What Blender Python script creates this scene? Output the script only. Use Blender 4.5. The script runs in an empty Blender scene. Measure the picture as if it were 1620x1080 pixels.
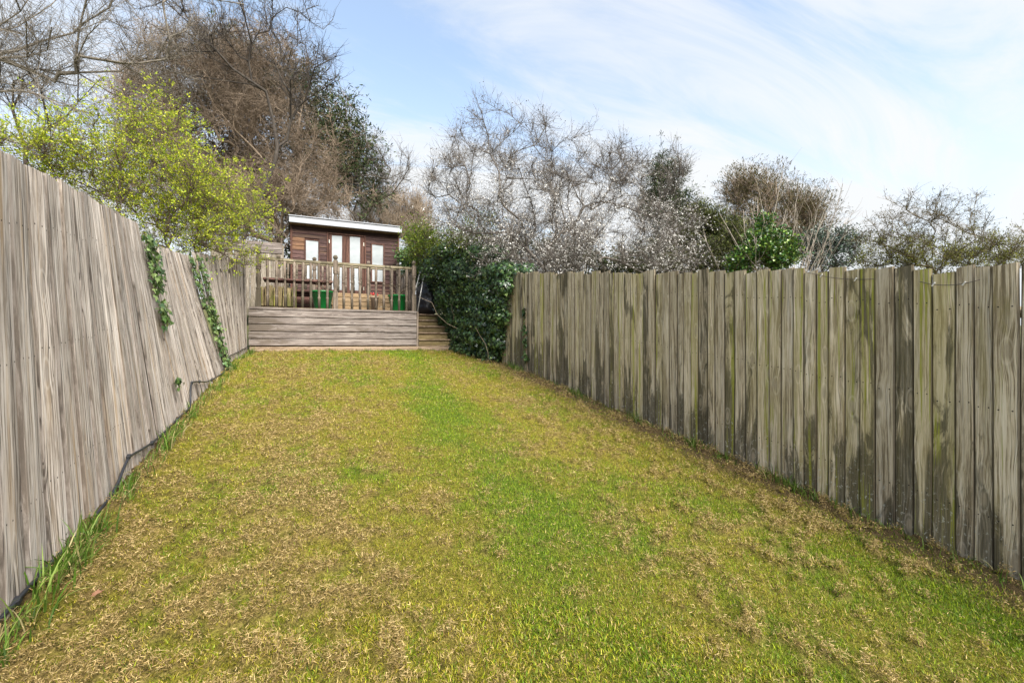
import bpy, bmesh, math, random
import numpy as np
from mathutils import Vector, Matrix, Euler

scene = bpy.context.scene
COL = scene.collection
R = math.radians

# ------------------------------------------------------------------ camera
# Garden axes: X = across the garden (right), Y = up the garden, Z = up.
EYE = 1.53
cam_d = bpy.data.cameras.new('camera')
cam = bpy.data.objects.new('camera', cam_d)
COL.objects.link(cam)
cam.location = (0, 0, EYE)
cam.rotation_euler = (R(90), 0, R(-25.0))
cam_d.sensor_width = 36
cam_d.lens = 16.0
cam_d.clip_start = 0.05
cam_d.clip_end = 2000
scene.camera = cam

# ------------------------------------------------------------------ light
SUN_EL = 44.0
SUN_AZ = math.atan2(0.21, -0.98)          # measured from +Y towards +X
sx, sy = math.sin(SUN_AZ), math.cos(SUN_AZ)
sun_dir = Vector((sx * math.cos(R(SUN_EL)), sy * math.cos(R(SUN_EL)), math.sin(R(SUN_EL))))
sun_d = bpy.data.lights.new('sun', 'SUN')
sun_d.energy = 2.75
sun_d.angle = R(42)
sun_d.color = (1.0, 0.95, 0.87)
sun = bpy.data.objects.new('sun', sun_d)
COL.objects.link(sun)
sun.rotation_euler = (-sun_dir).to_track_quat('-Z', 'Y').to_euler()

world = bpy.data.worlds.new('World')
scene.world = world
world.use_nodes = True
wn, wl = world.node_tree.nodes, world.node_tree.links
wn.clear()
w_out = wn.new('ShaderNodeOutputWorld')
w_bg = wn.new('ShaderNodeBackground')
w_bg.inputs['Strength'].default_value = 0.10
sky = wn.new('ShaderNodeTexSky')
sky.sky_type = 'NISHITA'
sky.sun_disc = False
sky.sun_elevation = R(SUN_EL)
sky.sun_rotation = SUN_AZ
sky.air_density = 1.0
sky.dust_density = 1.2
sky.ozone_density = 1.2


def wnode(t, **kw):
    n = wn.new(t)
    for k, v in kw.items():
        setattr(n, k, v)
    return n


def wmath(op, a, b=None, clamp=False):
    n = wn.new('ShaderNodeMath')
    n.operation = op
    n.use_clamp = clamp
    for i, s in enumerate((a, b)):
        if s is None:
            continue
        if isinstance(s, (int, float)):
            n.inputs[i].default_value = s
        else:
            wl.new(s, n.inputs[i])
    return n.outputs[0]


tcw = wn.new('ShaderNodeTexCoord')
sep = wn.new('ShaderNodeSeparateXYZ')
wl.new(tcw.outputs['Generated'], sep.inputs[0])
zz = wmath('ADD', wmath('MAXIMUM', sep.outputs[2], 0.0), 0.22)
cx = wmath('DIVIDE', sep.outputs[0], zz)
cy = wmath('DIVIDE', sep.outputs[1], zz)
comb = wn.new('ShaderNodeCombineXYZ')
wl.new(cx, comb.inputs[0])
wl.new(cy, comb.inputs[1])
mapn = wn.new('ShaderNodeMapping')
mapn.inputs['Rotation'].default_value = (0, 0, R(-18))
mapn.inputs['Location'].default_value = (1.9, 6.3, 0)
mapn.inputs['Scale'].default_value = (0.65, 2.2, 1)
wl.new(comb.outputs[0], mapn.inputs[0])
n1 = wn.new('ShaderNodeTexNoise')
n1.inputs['Scale'].default_value = 1.15
n1.inputs['Detail'].default_value = 9
n1.inputs['Roughness'].default_value = 0.62
n1.inputs['Distortion'].default_value = 1.1
wl.new(mapn.outputs[0], n1.inputs['Vector'])
n2 = wn.new('ShaderNodeTexNoise')
n2.inputs['Scale'].default_value = 0.45
n2.inputs['Detail'].default_value = 4
wl.new(mapn.outputs[0], n2.inputs['Vector'])
dens = wmath('ADD', wmath('MULTIPLY', n1.outputs[0], 0.62), wmath('MULTIPLY', n2.outputs[0], 0.5))
mr = wn.new('ShaderNodeMapRange')
mr.interpolation_type = 'SMOOTHSTEP'
mr.inputs['From Min'].default_value = 0.48
mr.inputs['From Max'].default_value = 0.66
mr.inputs['To Min'].default_value = 0.24
mr.inputs['To Max'].default_value = 0.95
wl.new(dens, mr.inputs['Value'])
# a pale band low on the sky
low = wn.new('ShaderNodeMapRange')
low.interpolation_type = 'SMOOTHSTEP'
low.inputs['From Min'].default_value = 0.0
low.inputs['From Max'].default_value = 0.55
low.inputs['To Min'].default_value = 0.95
low.inputs['To Max'].default_value = 0.0
wl.new(sep.outputs[2], low.inputs['Value'])
cov = wmath('MAXIMUM', mr.outputs[0], low.outputs[0])
cov = wmath('MULTIPLY', wmath('ADD', wmath('MULTIPLY', mr.outputs[0], 0.85), wmath('MULTIPLY', low.outputs[0], 0.85)), 1.0, True)
mixc = wn.new('ShaderNodeMix')
mixc.data_type = 'RGBA'
wl.new(cov, mixc.inputs[0])
tint = wn.new('ShaderNodeMix')
tint.data_type = 'RGBA'
tint.blend_type = 'MULTIPLY'
tint.inputs[0].default_value = 1.0
tint.inputs[7].default_value = (0.96, 0.98, 0.93, 1)
wl.new(sky.outputs[0], tint.inputs[6])
wl.new(tint.outputs[2], mixc.inputs[6])
mixc.inputs[7].default_value = (2.48, 2.55, 2.62, 1)
wl.new(mixc.outputs[2], w_bg.inputs[0])
wl.new(w_bg.outputs[0], w_out.inputs[0])

vs = scene.view_settings
vs.view_transform = 'Standard'
vs.look = 'None'
vs.gamma = 1
vs.exposure = 1.95
vs.use_curve_mapping = False

# ------------------------------------------------------------------ helpers
rng = np.random.default_rng(11)
random.seed(5)


def pt(x, y, d):
    """Photo pixel (1620 wide) at a camera depth -> point in the garden."""
    X = (x - 810) / 720 * d
    Y = (540 - y) / 720 * d
    c, s = math.cos(R(25)), math.sin(R(25))
    return np.array((c * X + s * d, -s * X + c * d, EYE + Y))


def hash2(ix, iy, seed):
    h = (ix.astype(np.int64) * 374761393 + iy.astype(np.int64) * 668265263 + seed * 1274126177) & 0x7fffffff
    h = ((h ^ (h >> 13)) * 1274126177) & 0x7fffffff
    return ((h ^ (h >> 16)) & 0xffff) / 65535.0


def vnoise(x, y, seed=0):
    x = np.asarray(x, float)
    y = np.asarray(y, float)
    ix, iy = np.floor(x), np.floor(y)
    fx, fy = x - ix, y - iy
    fx = fx * fx * (3 - 2 * fx)
    fy = fy * fy * (3 - 2 * fy)
    a, b = hash2(ix, iy, seed), hash2(ix + 1, iy, seed)
    c, d = hash2(ix, iy + 1, seed), hash2(ix + 1, iy + 1, seed)
    return (a * (1 - fx) + b * fx) * (1 - fy) + (c * (1 - fx) + d * fx) * fy


def fbm(x, y, seed=0, octv=4, gain=0.5):
    s, a, t = 0, 1, 0
    for i in range(octv):
        s = s + a * vnoise(np.asarray(x) * 2 ** i, np.asarray(y) * 2 ** i, seed + i * 17)
        t += a
        a *= gain
    return s / t


def sstep(a, b, x):
    t = np.clip((np.asarray(x) - a) / (b - a), 0, 1)
    return t * t * (3 - 2 * t)


def tag(o, label=None, cat=None, group=None, kind=None):
    if label:
        o['label'] = label
    if cat:
        o['category'] = cat
    if group:
        o['group'] = group
    if kind:
        o['kind'] = kind
    return o


def empty(name, loc, label, cat, group=None, rz=0):
    o = bpy.data.objects.new(name, None)
    o.empty_display_size = 0.2
    o.location = loc
    o.rotation_euler = (0, 0, rz)
    COL.objects.link(o)
    return tag(o, label, cat, group)


def link(name, me, parent=None, loc=(0, 0, 0), rot=(0, 0, 0), scale=(1, 1, 1)):
    """Link a mesh; loc/rot are in the parent's space."""
    o = bpy.data.objects.new(name, me)
    COL.objects.link(o)
    if parent is not None:
        o.parent = parent
    o.location = loc
    o.rotation_euler = rot
    o.scale = scale
    return o


def np_mesh(name, verts, faces_list, mat, tint=None, smooth=False):
    """verts (N,3); faces_list: list of int arrays (M,k)."""
    me = bpy.data.meshes.new(name)
    verts = np.asarray(verts, np.float32)
    me.vertices.add(len(verts))
    me.vertices.foreach_set('co', verts.ravel())
    faces_list = [np.asarray(f, np.int32) for f in faces_list if len(f)]
    nl = sum(f.size for f in faces_list)
    npoly = sum(len(f) for f in faces_list)
    me.loops.add(nl)
    me.polygons.add(npoly)
    me.loops.foreach_set('vertex_index', np.concatenate([f.ravel() for f in faces_list]))
    tot = np.concatenate([np.full(len(f), f.shape[1], np.int32) for f in faces_list])
    st = np.concatenate([[0], np.cumsum(tot)[:-1]]).astype(np.int32)
    me.polygons.foreach_set('loop_start', st)
    if smooth:
        me.polygons.foreach_set('use_smooth', np.ones(npoly, bool))
    if tint is not None:
        a = me.attributes.new('tint', 'FLOAT_COLOR', 'POINT')
        c = np.ones((len(verts), 4), np.float32)
        c[:, :3] = tint
        a.data.foreach_set('color', c.ravel())
    me.update(calc_edges=True)
    me.validate()
    if mat:
        me.materials.append(mat)
    return me


# ------------------------------------------------------------------ materials
class NT:
    def __init__(self, name):
        self.m = bpy.data.materials.new(name)
        self.m.use_nodes = True
        self.n = self.m.node_tree.nodes
        self.l = self.m.node_tree.links
        self.n.clear()
        self.out = self.n.new('ShaderNodeOutputMaterial')
        self.b = self.n.new('ShaderNodeBsdfPrincipled')
        self.l.new(self.b.outputs[0], self.out.inputs[0])

    def new(self, t):
        return self.n.new(t)

    def setin(self, sock, v):
        if v is None:
            return
        if isinstance(v, (int, float)):
            sock.default_value = v
        elif isinstance(v, tuple):
            sock.default_value = v if len(v) == len(sock.default_value) else v + (1,)
        else:
            self.l.new(v, sock)

    def math(self, op, a, b=None, clamp=False):
        n = self.new('ShaderNodeMath')
        n.operation = op
        n.use_clamp = clamp
        self.setin(n.inputs[0], a)
        self.setin(n.inputs[1], b)
        return n.outputs[0]

    def mix(self, f, a, b, mode='MIX'):
        n = self.new('ShaderNodeMix')
        n.data_type = 'RGBA'
        n.blend_type = mode
        self.setin(n.inputs[0], f)
        self.setin(n.inputs[6], a)
        self.setin(n.inputs[7], b)
        return n.outputs[2]

    def comb(self, x, y, z):
        n = self.new('ShaderNodeCombineXYZ')
        for i, v in enumerate((x, y, z)):
            self.setin(n.inputs[i], v)
        return n.outputs[0]

    def sep(self, v):
        n = self.new('ShaderNodeSeparateXYZ')
        self.l.new(v, n.inputs[0])
        return n.outputs

    def noise(self, vec, scale=1, detail=4, rough=0.5, dist=0):
        n = self.new('ShaderNodeTexNoise')
        self.setin(n.inputs['Vector'], vec)
        n.inputs['Scale'].default_value = scale
        n.inputs['Detail'].default_value = detail
        n.inputs['Roughness'].default_value = rough
        n.inputs['Distortion'].default_value = dist
        return n.outputs[0]

    def remap(self, v, a, b, c=0.0, d=1.0, smooth=True):
        n = self.new('ShaderNodeMapRange')
        n.interpolation_type = 'SMOOTHSTEP' if smooth else 'LINEAR'
        self.setin(n.inputs['Value'], v)
        n.inputs['From Min'].default_value = a
        n.inputs['From Max'].default_value = b
        n.inputs['To Min'].default_value = c
        n.inputs['To Max'].default_value = d
        return n.outputs[0]

    def ramp(self, v, stops):
        n = self.new('ShaderNodeValToRGB')
        e = n.color_ramp.elements
        while len(e) > 1:
            e.remove(e[-1])
        e[0].position, e[0].color = stops[0][0], stops[0][1] + (1,)
        for p, c in stops[1:]:
            k = e.new(p)
            k.color = c + (1,)
        self.l.new(v, n.inputs[0])
        return n.outputs[0]

    def bump(self, h, strength=0.5, dist=0.003):
        n = self.new('ShaderNodeBump')
        n.inputs['Strength'].default_value = strength
        n.inputs['Distance'].default_value = dist
        self.l.new(h, n.inputs['Height'])
        self.l.new(n.outputs[0], self.b.inputs['Normal'])

    def objco(self):
        t = self.new('ShaderNodeTexCoord')
        return t.outputs['Object']

    def rand(self):
        return self.new('ShaderNodeObjectInfo').outputs['Random']


def wood(name, dark, mid, light, algae=None, algae_amt=0.0, rough=0.85, var=0.3, crack=0.6, stain=None, moss=0.0,
         knot_amt=0.8, lichen=0.0, warm=0.0, edge=0.0, half=0.053, nails=(), checks=0.026, stain_t=0.615):
    """Weathered board: length along local Z, width along local X."""
    t = NT(name)
    o = t.objco()
    r = t.rand()
    s = t.sep(o)
    r2 = t.math('FRACT', t.math('MULTIPLY', r, 17.31))
    r3 = t.math('FRACT', t.math('MULTIPLY', r, 91.7))
    offx = t.math('MULTIPLY', r, 37.0)
    offz = t.math('MULTIPLY', r2, 23.0)
    x = t.math('ADD', s[0], offx)
    z = t.math('ADD', s[2], offz)
    y = t.math('ADD', s[1], t.math('MULTIPLY', s[0], 0.0))
    # knots
    vor = t.new('ShaderNodeTexVoronoi')
    vor.voronoi_dimensions = '2D'
    vor.feature = 'F1'
    t.l.new(t.comb(t.math('MULTIPLY', x, 5.5), t.math('MULTIPLY', z, 2.0), 0.0), vor.inputs['Vector'])
    vor.inputs['Scale'].default_value = 1.0
    d = vor.outputs['Distance']
    pick = t.remap(t.sep(vor.outputs['Color'])[0], 0.35, 0.4)
    knot = t.math('MULTIPLY', t.remap(d, 0.13, 0.05), pick)
    halo = t.math('MULTIPLY', t.remap(d, 0.42, 0.02), pick)
    wob = t.noise(t.comb(t.math('MULTIPLY', x, 3.0), 0.0, t.math('MULTIPLY', z, 1.6)), 1.0, 2, 0.5)
    gx = t.math('ADD', t.math('ADD', x, t.math('MULTIPLY', halo, 0.018)), t.math('MULTIPLY', wob, 0.024))
    g1 = t.noise(t.comb(t.math('MULTIPLY', gx, 70.0), t.math('MULTIPLY', y, 12.0), t.math('MULTIPLY', z, 1.3)), 1.0, 7, 0.68)
    g2 = t.noise(t.comb(t.math('MULTIPLY', gx, 230.0), t.math('MULTIPLY', y, 40.0), t.math('MULTIPLY', z, 7.0)), 1.0, 4, 0.7)
    blot = t.noise(t.comb(t.math('MULTIPLY', x, 9.0), 0.0, t.math('MULTIPLY', z, 1.6)), 1.0, 4, 0.6)
    g = t.math('ADD', t.math('MULTIPLY', g1, 0.62), t.math('MULTIPLY', g2, 0.38))
    g = t.math('ADD', g, t.math('MULTIPLY', t.math('SUBTRACT', blot, 0.5), 0.35))
    col = t.ramp(g, [(0.34, tuple(c * 0.75 for c in dark)), (0.43, dark), (0.51, mid), (0.63, light)])
    # fine dark checks
    ck = t.noise(t.comb(t.math('MULTIPLY', gx, 36.0), 3.0, t.math('MULTIPLY', z, 0.55)), 1.0, 4, 0.55)
    ckm = t.math('MULTIPLY', t.remap(t.math('ABSOLUTE', t.math('SUBTRACT', ck, 0.47)), 0.0, checks, 1.0, 0.0),
                 t.remap(blot, 0.38, 0.52))
    col = t.mix(t.math('MULTIPLY', ckm, crack), col, tuple(c * 0.28 for c in dark))
    if warm > 0:
        wm = t.math('MULTIPLY', t.remap(t.noise(t.comb(t.math('MULTIPLY', x, 14.0), 7.0, t.math('MULTIPLY', z, 0.7)), 1.0, 3), 0.52, 0.7), warm)
        col = t.mix(wm, col, (0.42, 0.27, 0.12))
    if algae is not None:
        an = t.noise(t.comb(t.math('MULTIPLY', x, 11.0), 5.0, t.math('MULTIPLY', z, 1.1)), 1.0, 6, 0.65, 0.6)
        an = t.math('ADD', an, t.math('MULTIPLY', t.math('SUBTRACT', r3, 0.5), 0.22))
        am = t.math('MULTIPLY', t.remap(an, 0.44, 0.62), algae_amt)
        col = t.mix(am, col, algae)
    if stain is not None:
        sn = t.noise(t.comb(t.math('MULTIPLY', x, 8.0), 2.0, t.math('MULTIPLY', z, 1.4)), 1.0, 7, 0.68, 0.9)
        lowz = t.remap(s[2], 0.0, 1.1, 0.20, 0.0)
        sm = t.remap(t.math('ADD', t.math('ADD', sn, lowz), t.math('MULTIPLY', t.math('SUBTRACT', r2, 0.5), 0.30)), stain_t, stain_t + 0.105)
        sm = t.math('MULTIPLY', sm, t.remap(g2, 0.3, 0.6, 0.55, 1.0))
        col = t.mix(t.math('MULTIPLY', sm, 0.88), col, stain)
    if moss > 0:
        mn = t.noise(t.comb(t.math('MULTIPLY', x, 26.0), 1.0, t.math('MULTIPLY', z, 0.7)), 1.0, 4, 0.6)
        mm = t.math('MULTIPLY', t.remap(t.math('ADD', mn, t.math('MULTIPLY', t.math('SUBTRACT', r3, 0.5), 0.2)), 0.6, 0.68), moss)
        col = t.mix(mm, col, (0.26, 0.265, 0.03))
    if lichen > 0:
        ln = t.noise(t.comb(t.math('MULTIPLY', x, 38.0), 1.0, t.math('MULTIPLY', z, 26.0)), 1.0, 5, 0.75)
        lm = t.math('MULTIPLY', t.remap(ln, 0.57, 0.62), t.remap(s[2], 0.1, 0.75, lichen, 0.0))
        col = t.mix(lm, col, (0.45, 0.44, 0.36))
    rim = t.math('MULTIPLY', t.remap(t.math('ABSOLUTE', t.math('SUBTRACT', d, 0.15)), 0.0, 0.035, 1.0, 0.0), pick)
    col = t.mix(t.math('MULTIPLY', rim, 0.22), col, light)
    col = t.mix(t.math('MULTIPLY', knot, knot_amt), col, t.mix(g2, tuple(c * 0.35 for c in dark), mid))
    if edge > 0:
        em = t.remap(t.math('ADD', t.math('ABSOLUTE', s[0]), t.math('MULTIPLY', t.math('SUBTRACT', blot, 0.5), 0.012)), half - 0.009, half - 0.002)
        col = t.mix(t.math('MULTIPLY', em, edge), col, tuple(c * 0.22 for c in dark))
    for nz in nails:
        dx = t.math('SUBTRACT', t.math('ABSOLUTE', s[0]), 0.028)
        dz = t.math('SUBTRACT', s[2], t.math('ADD', t.math('MULTIPLY', r2, 0.03), nz))
        dd = t.math('SQRT', t.math('ADD', t.math('MULTIPLY', dx, dx), t.math('MULTIPLY', dz, dz)))
        col = t.mix(t.remap(dd, 0.0055, 0.003), col, (0.03, 0.024, 0.02))
    bright = t.math('ADD', 1.0 - var / 2, t.math('MULTIPLY', r3, var))
    col = t.mix(1.0, col, t.comb(bright, bright, bright), 'MULTIPLY')
    t.l.new(col, t.b.inputs['Base Color'])
    t.b.inputs['Roughness'].default_value = rough
    t.b.inputs['Specular IOR Level'].default_value = 0.25
    h = t.math('SUBTRACT', t.math('ADD', t.math('MULTIPLY', g1, 0.8), t.math('MULTIPLY', g2, 0.5)), t.math('MULTIPLY', ckm, 0.6))
    t.bump(h, 0.75, 0.004)
    return t.m


def plain(name, col, rough=0.6, noise_amt=0.15, scale=12, metallic=0.0, bump=0.0, spec=0.5):
    t = NT(name)
    o = t.objco()
    n = t.noise(o, scale, 5, 0.6)
    k = t.math('ADD', 1 - noise_amt, t.math('MULTIPLY', n, 2 * noise_amt))
    c = t.mix(1.0, col, t.comb(k, k, k), 'MULTIPLY')
    t.l.new(c, t.b.inputs['Base Color'])
    t.b.inputs['Roughness'].default_value = rough
    t.b.inputs['Metallic'].default_value = metallic
    t.b.inputs['Specular IOR Level'].default_value = spec
    if bump:
        t.bump(n, bump, 0.01)
    return t.m


def tinted(name, transl=0.3, rough=0.55, spec=0.3):
    """Plant matter whose colour varies piece by piece (point attribute)."""
    t = NT(name)
    a = t.new('ShaderNodeAttribute')
    a.attribute_name = 'tint'
    t.l.new(a.outputs['Color'], t.b.inputs['Base Color'])
    t.b.inputs['Roughness'].default_value = rough
    t.b.inputs['Specular IOR Level'].default_value = spec
    if transl > 0:
        tr = t.new('ShaderNodeBsdfTranslucent')
        t.l.new(a.outputs['Color'], tr.inputs[0])
        mx = t.new('ShaderNodeMixShader')
        mx.inputs[0].default_value = transl
        t.l.new(t.b.outputs[0], mx.inputs[1])
        t.l.new(tr.outputs[0], mx.inputs[2])
        t.l.new(mx.outputs[0], t.out.inputs[0])
    return t.m


def bark(name, c1, c2, scale=18):
    t = NT(name)
    o = t.objco()
    s = t.sep(o)
    n = t.noise(t.comb(s[0], s[1], t.math('MULTIPLY', s[2], 0.45)), scale, 6, 0.65)
    t.l.new(t.ramp(n, [(0.32, c1), (0.66, c2)]), t.b.inputs['Base Color'])
    t.b.inputs['Roughness'].default_value = 0.9
    t.b.inputs['Specular IOR Level'].default_value = 0.2
    t.bump(n, 0.6, 0.01)
    return t.m


M = {}
M['left_board'] = wood('weathered_silver_wood', (0.23, 0.19, 0.155), (0.50, 0.435, 0.38), (0.68, 0.625, 0.57),
                       var=0.38, crack=1.0, warm=0.4, checks=0.034, edge=0.7, half=0.062, nails=(0.45, 1.1, 1.7))
M['right_board'] = wood('algae_stained_wood', (0.25, 0.195, 0.12), (0.60, 0.50, 0.35), (0.75, 0.66, 0.52),
                        algae=(0.30, 0.25, 0.10), algae_amt=0.4, stain=(0.052, 0.046, 0.025), moss=0.8, var=0.5, lichen=0.9,
                        edge=0.85, half=0.053, nails=(0.40, 1.05, 1.65))
M['right_board_stained'] = wood('heavily_stained_wood', (0.25, 0.195, 0.12), (0.60, 0.50, 0.35), (0.75, 0.66, 0.52),
                        algae=(0.30, 0.25, 0.10), algae_amt=0.6, stain=(0.052, 0.046, 0.025), moss=0.8, var=0.5, lichen=1.0,
                        edge=0.85, half=0.053, nails=(0.40, 1.05, 1.65), stain_t=0.512)
M['deck'] = wood('grey_deck_wood', (0.095, 0.077, 0.067), (0.195, 0.163, 0.145), (0.31, 0.275, 0.25), var=0.3, stain=(0.10, 0.08, 0.06))
M['rail'] = wood('turned_rail_wood', (0.075, 0.057, 0.043), (0.15, 0.118, 0.09), (0.245, 0.20, 0.16), var=0.35, knot_amt=0.3, stain=(0.07, 0.06, 0.04))
M['rail_top'] = wood('greenish_rail_wood', (0.105, 0.088, 0.052), (0.20, 0.17, 0.11), (0.29, 0.25, 0.175), var=0.2, knot_amt=0.3)
M['step'] = wood('dark_step_wood', (0.085, 0.062, 0.03), (0.18, 0.135, 0.065), (0.27, 0.215, 0.12), var=0.3, moss=0.3)
M['sill'] = wood('brown_sill_wood', (0.16, 0.11, 0.07), (0.28, 0.205, 0.14), (0.38, 0.30, 0.22), var=0.2)
M['tan'] = wood('tan_timber', (0.14, 0.09, 0.045), (0.26, 0.18, 0.10), (0.36, 0.265, 0.16), var=0.4)
M['shed'] = wood('brown_stained_cladding', (0.028, 0.0135, 0.012), (0.062, 0.031, 0.027), (0.10, 0.054, 0.046), var=0.5, warm=0.12, rough=0.7)
M['shed_worn'] = wood('worn_cladding', (0.07, 0.033, 0.018), (0.14, 0.072, 0.038), (0.22, 0.12, 0.062), var=0.3, rough=0.7)
M['shed_trim'] = wood('brown_trim_wood', (0.04, 0.017, 0.012), (0.09, 0.040, 0.027), (0.15, 0.075, 0.05), var=0.2, knot_amt=0.2, rough=0.7)
M['table'] = wood('brown_table_wood', (0.04, 0.018, 0.014), (0.10, 0.048, 0.038), (0.17, 0.09, 0.07), var=0.3, rough=0.7)
M['planter'] = wood('mossy_planter_wood', (0.14, 0.10, 0.05), (0.30, 0.235, 0.12), (0.42, 0.35, 0.20), moss=0.95, var=0.3, stain=(0.09, 0.10, 0.02))
M['pale_board'] = wood('pale_back_fence_wood', (0.12, 0.097, 0.07), (0.23, 0.20, 0.16), (0.34, 0.30, 0.25), var=0.4, stain=(0.09, 0.08, 0.05))
M['fascia'] = plain('pale_roof_metal', (0.30, 0.31, 0.335), 0.5, 0.10, 6)
M['felt'] = plain('roof_felt', (0.06, 0.06, 0.06), 0.95, 0.2, 40)
M['pot'] = plain('green_glaze', (0.005, 0.17, 0.03), 0.25, 0.2, 5)
M['soil'] = plain('soil', (0.055, 0.035, 0.022), 0.95, 0.4, 30, bump=0.8)
M['bag'] = plain('black_polythene', (0.018, 0.018, 0.022), 0.38, 0.2, 8, bump=0.3)
M['pole'] = plain('pale_metal_pole', (0.45, 0.44, 0.42), 0.4, 0.15, 20, metallic=0.4)
M['rubber'] = plain('black_cable', (0.02, 0.021, 0.025), 0.35, 0.15, 30)
M['rust'] = plain('rusty_wire', (0.07, 0.055, 0.045), 0.7, 0.3, 40)
M['clip'] = plain('white_plastic', (0.6, 0.58, 0.54), 0.5, 0.1, 40)
M['brass'] = plain('dull_metal', (0.55, 0.5, 0.42), 0.35, 0.1, 30, metallic=0.8)
M['dead_leaf'] = plain('dead_leaf', (0.17, 0.08, 0.04), 0.7, 0.3, 60)
M['dry'] = bark('dry_stem', (0.16, 0.11, 0.06), (0.30, 0.23, 0.14))
M['flower'] = plain('red_petal', (0.45, 0.02, 0.02), 0.6, 0.2, 40)
M['grass'] = tinted('grass_blade', 0.35, 0.5, 0.25)
M['thatch'] = tinted('dry_thatch', 0.12, 0.8, 0.1)
M['leaf'] = tinted('leaf', 0.42, 0.5, 0.3)
M['ivy'] = tinted('ivy_leaf', 0.12, 0.30, 0.55)
M['petal'] = tinted('blossom_petal', 0.35, 0.6, 0.2)
M['needle'] = tinted('conifer_spray', 0.1, 0.7, 0.15)
M['bark_grey'] = bark('grey_bark', (0.055, 0.046, 0.038), (0.15, 0.132, 0.11))
M['bark_black'] = bark('blackthorn_bark', (0.055, 0.046, 0.04), (0.17, 0.15, 0.13))
M['bark_brown'] = bark('brown_twig_bark', (0.12, 0.088, 0.062), (0.34, 0.265, 0.195))
M['pale_stem'] = bark('pale_bare_stem', (0.22, 0.185, 0.15), (0.46, 0.40, 0.33))
M['bark_pale'] = bark('pale_limb_bark', (0.09, 0.077, 0.062), (0.25, 0.22, 0.18))
M['bark_twig'] = bark('purplish_twig_bark', (0.06, 0.042, 0.036), (0.18, 0.13, 0.105))
M['bark_tan'] = bark('tan_twig_bark', (0.16, 0.12, 0.085), (0.36, 0.29, 0.215))
M['bark_dark'] = bark('dark_bark', (0.028, 0.023, 0.02), (0.085, 0.072, 0.06))
M['bark_olive'] = bark('olive_bark', (0.065, 0.053, 0.032), (0.17, 0.138, 0.085))

# blind behind glass: pale, glossy so that it mirrors the sky
t = NT('pale_blind_behind_glass')
n = t.noise(t.objco(), 1.6, 3, 0.5)
t.l.new(t.ramp(n, [(0.35, (0.24, 0.265, 0.275)), (0.65, (0.42, 0.445, 0.455))]), t.b.inputs['Base Color'])
t.b.inputs['Roughness'].default_value = 0.06
t.b.inputs['Coat Weight'].default_value = 1.0
t.b.inputs['Coat Roughness'].default_value = 0.02
M['pane'] = t.m

# lawn soil and moss beneath the blades
t = NT('mossy_lawn_base')
o = t.objco()
n = t.noise(o, 26, 4, 0.6)
f = t.noise(o, 105, 6, 0.8, 0.6)
att = t.new('ShaderNodeAttribute')
att.attribute_name = 'tint'
sp = t.remap(t.math('ADD', t.math('MULTIPLY', f, 0.72), t.math('MULTIPLY', n, 0.28)), 0.38, 0.63, 0.22, 1.75)
c = t.mix(1.0, att.outputs['Color'], t.comb(sp, sp, sp), 'MULTIPLY')
dry = t.remap(t.noise(o, 70, 5, 0.75), 0.56, 0.62)
c = t.mix(t.math('MULTIPLY', dry, 0.55), c, (0.33, 0.245, 0.09))
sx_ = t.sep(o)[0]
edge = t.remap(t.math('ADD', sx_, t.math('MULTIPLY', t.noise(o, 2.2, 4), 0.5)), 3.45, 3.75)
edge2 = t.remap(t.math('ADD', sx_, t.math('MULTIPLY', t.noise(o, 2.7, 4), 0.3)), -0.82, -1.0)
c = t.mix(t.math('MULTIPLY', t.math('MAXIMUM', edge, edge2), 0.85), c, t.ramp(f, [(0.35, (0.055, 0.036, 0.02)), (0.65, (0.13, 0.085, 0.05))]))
t.l.new(c, t.b.inputs['Base Color'])
t.b.inputs['Roughness'].default_value = 0.95
t.b.inputs['Specular IOR Level'].default_value = 0.1
t.bump(f, 1.0, 0.02)
M['lawn'] = t.m

t = NT('rough_hillside_grass')
o = t.objco()
n = t.noise(o, 0.6, 6, 0.6)
t.l.new(t.ramp(n, [(0.35, (0.05, 0.055, 0.015)), (0.65, (0.12, 0.115, 0.04))]), t.b.inputs['Base Color'])
t.b.inputs['Roughness'].default_value = 0.95
M['hill'] = t.m


# ------------------------------------------------------------------ ground
def gz(v):
    v = np.asarray(v, float)
    z = np.where(v < 8, 0.131 * v, 1.048 + 0.100 * (v - 8))
    z = np.where(v < -6, -0.786, z)
    z = np.where(v > 10.8, 1.328 + 0.10 * np.minimum(v - 10.8, 22) + 0.75 * sstep(12.2, 14.5, v), z)
    return z


def green_mask(u, v):
    """1 = fresh green grass, 0 = dry mossy thatch; follows the mown strips."""
    n = fbm(u * 1.3 + 4, v * 0.8, 3, 4)
    n2 = fbm(u * 5, v * 4, 9, 3)
    c = 1.15 + 0.09 * v + 0.12 * np.sin(v * 0.9)
    strip = np.exp(-((u - c) / 0.36) ** 2)
    strip2 = np.exp(-((u - 2.55 - 0.05 * v) / 0.20) ** 2) * 0.35
    strip3 = np.exp(-((u + 0.62) / 0.16) ** 2) * 0.3
    g = 0.62 * strip * (0.45 + 1.1 * fbm(u * 2.6, v * 1.7, 83, 3)) + 0.5 * strip2 * 0.7 + strip3 * 0.4 + (n - 0.5) * 1.5 + (n2 - 0.5) * 1.1 + 0.23 - 0.06 * sstep(1.8, 2.4, u)
    near = 0.05 * sstep(3.2, 1.2, v) * sstep(0.6, 1.4, u)
    return np.clip(g + near, 0, 1)


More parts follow.
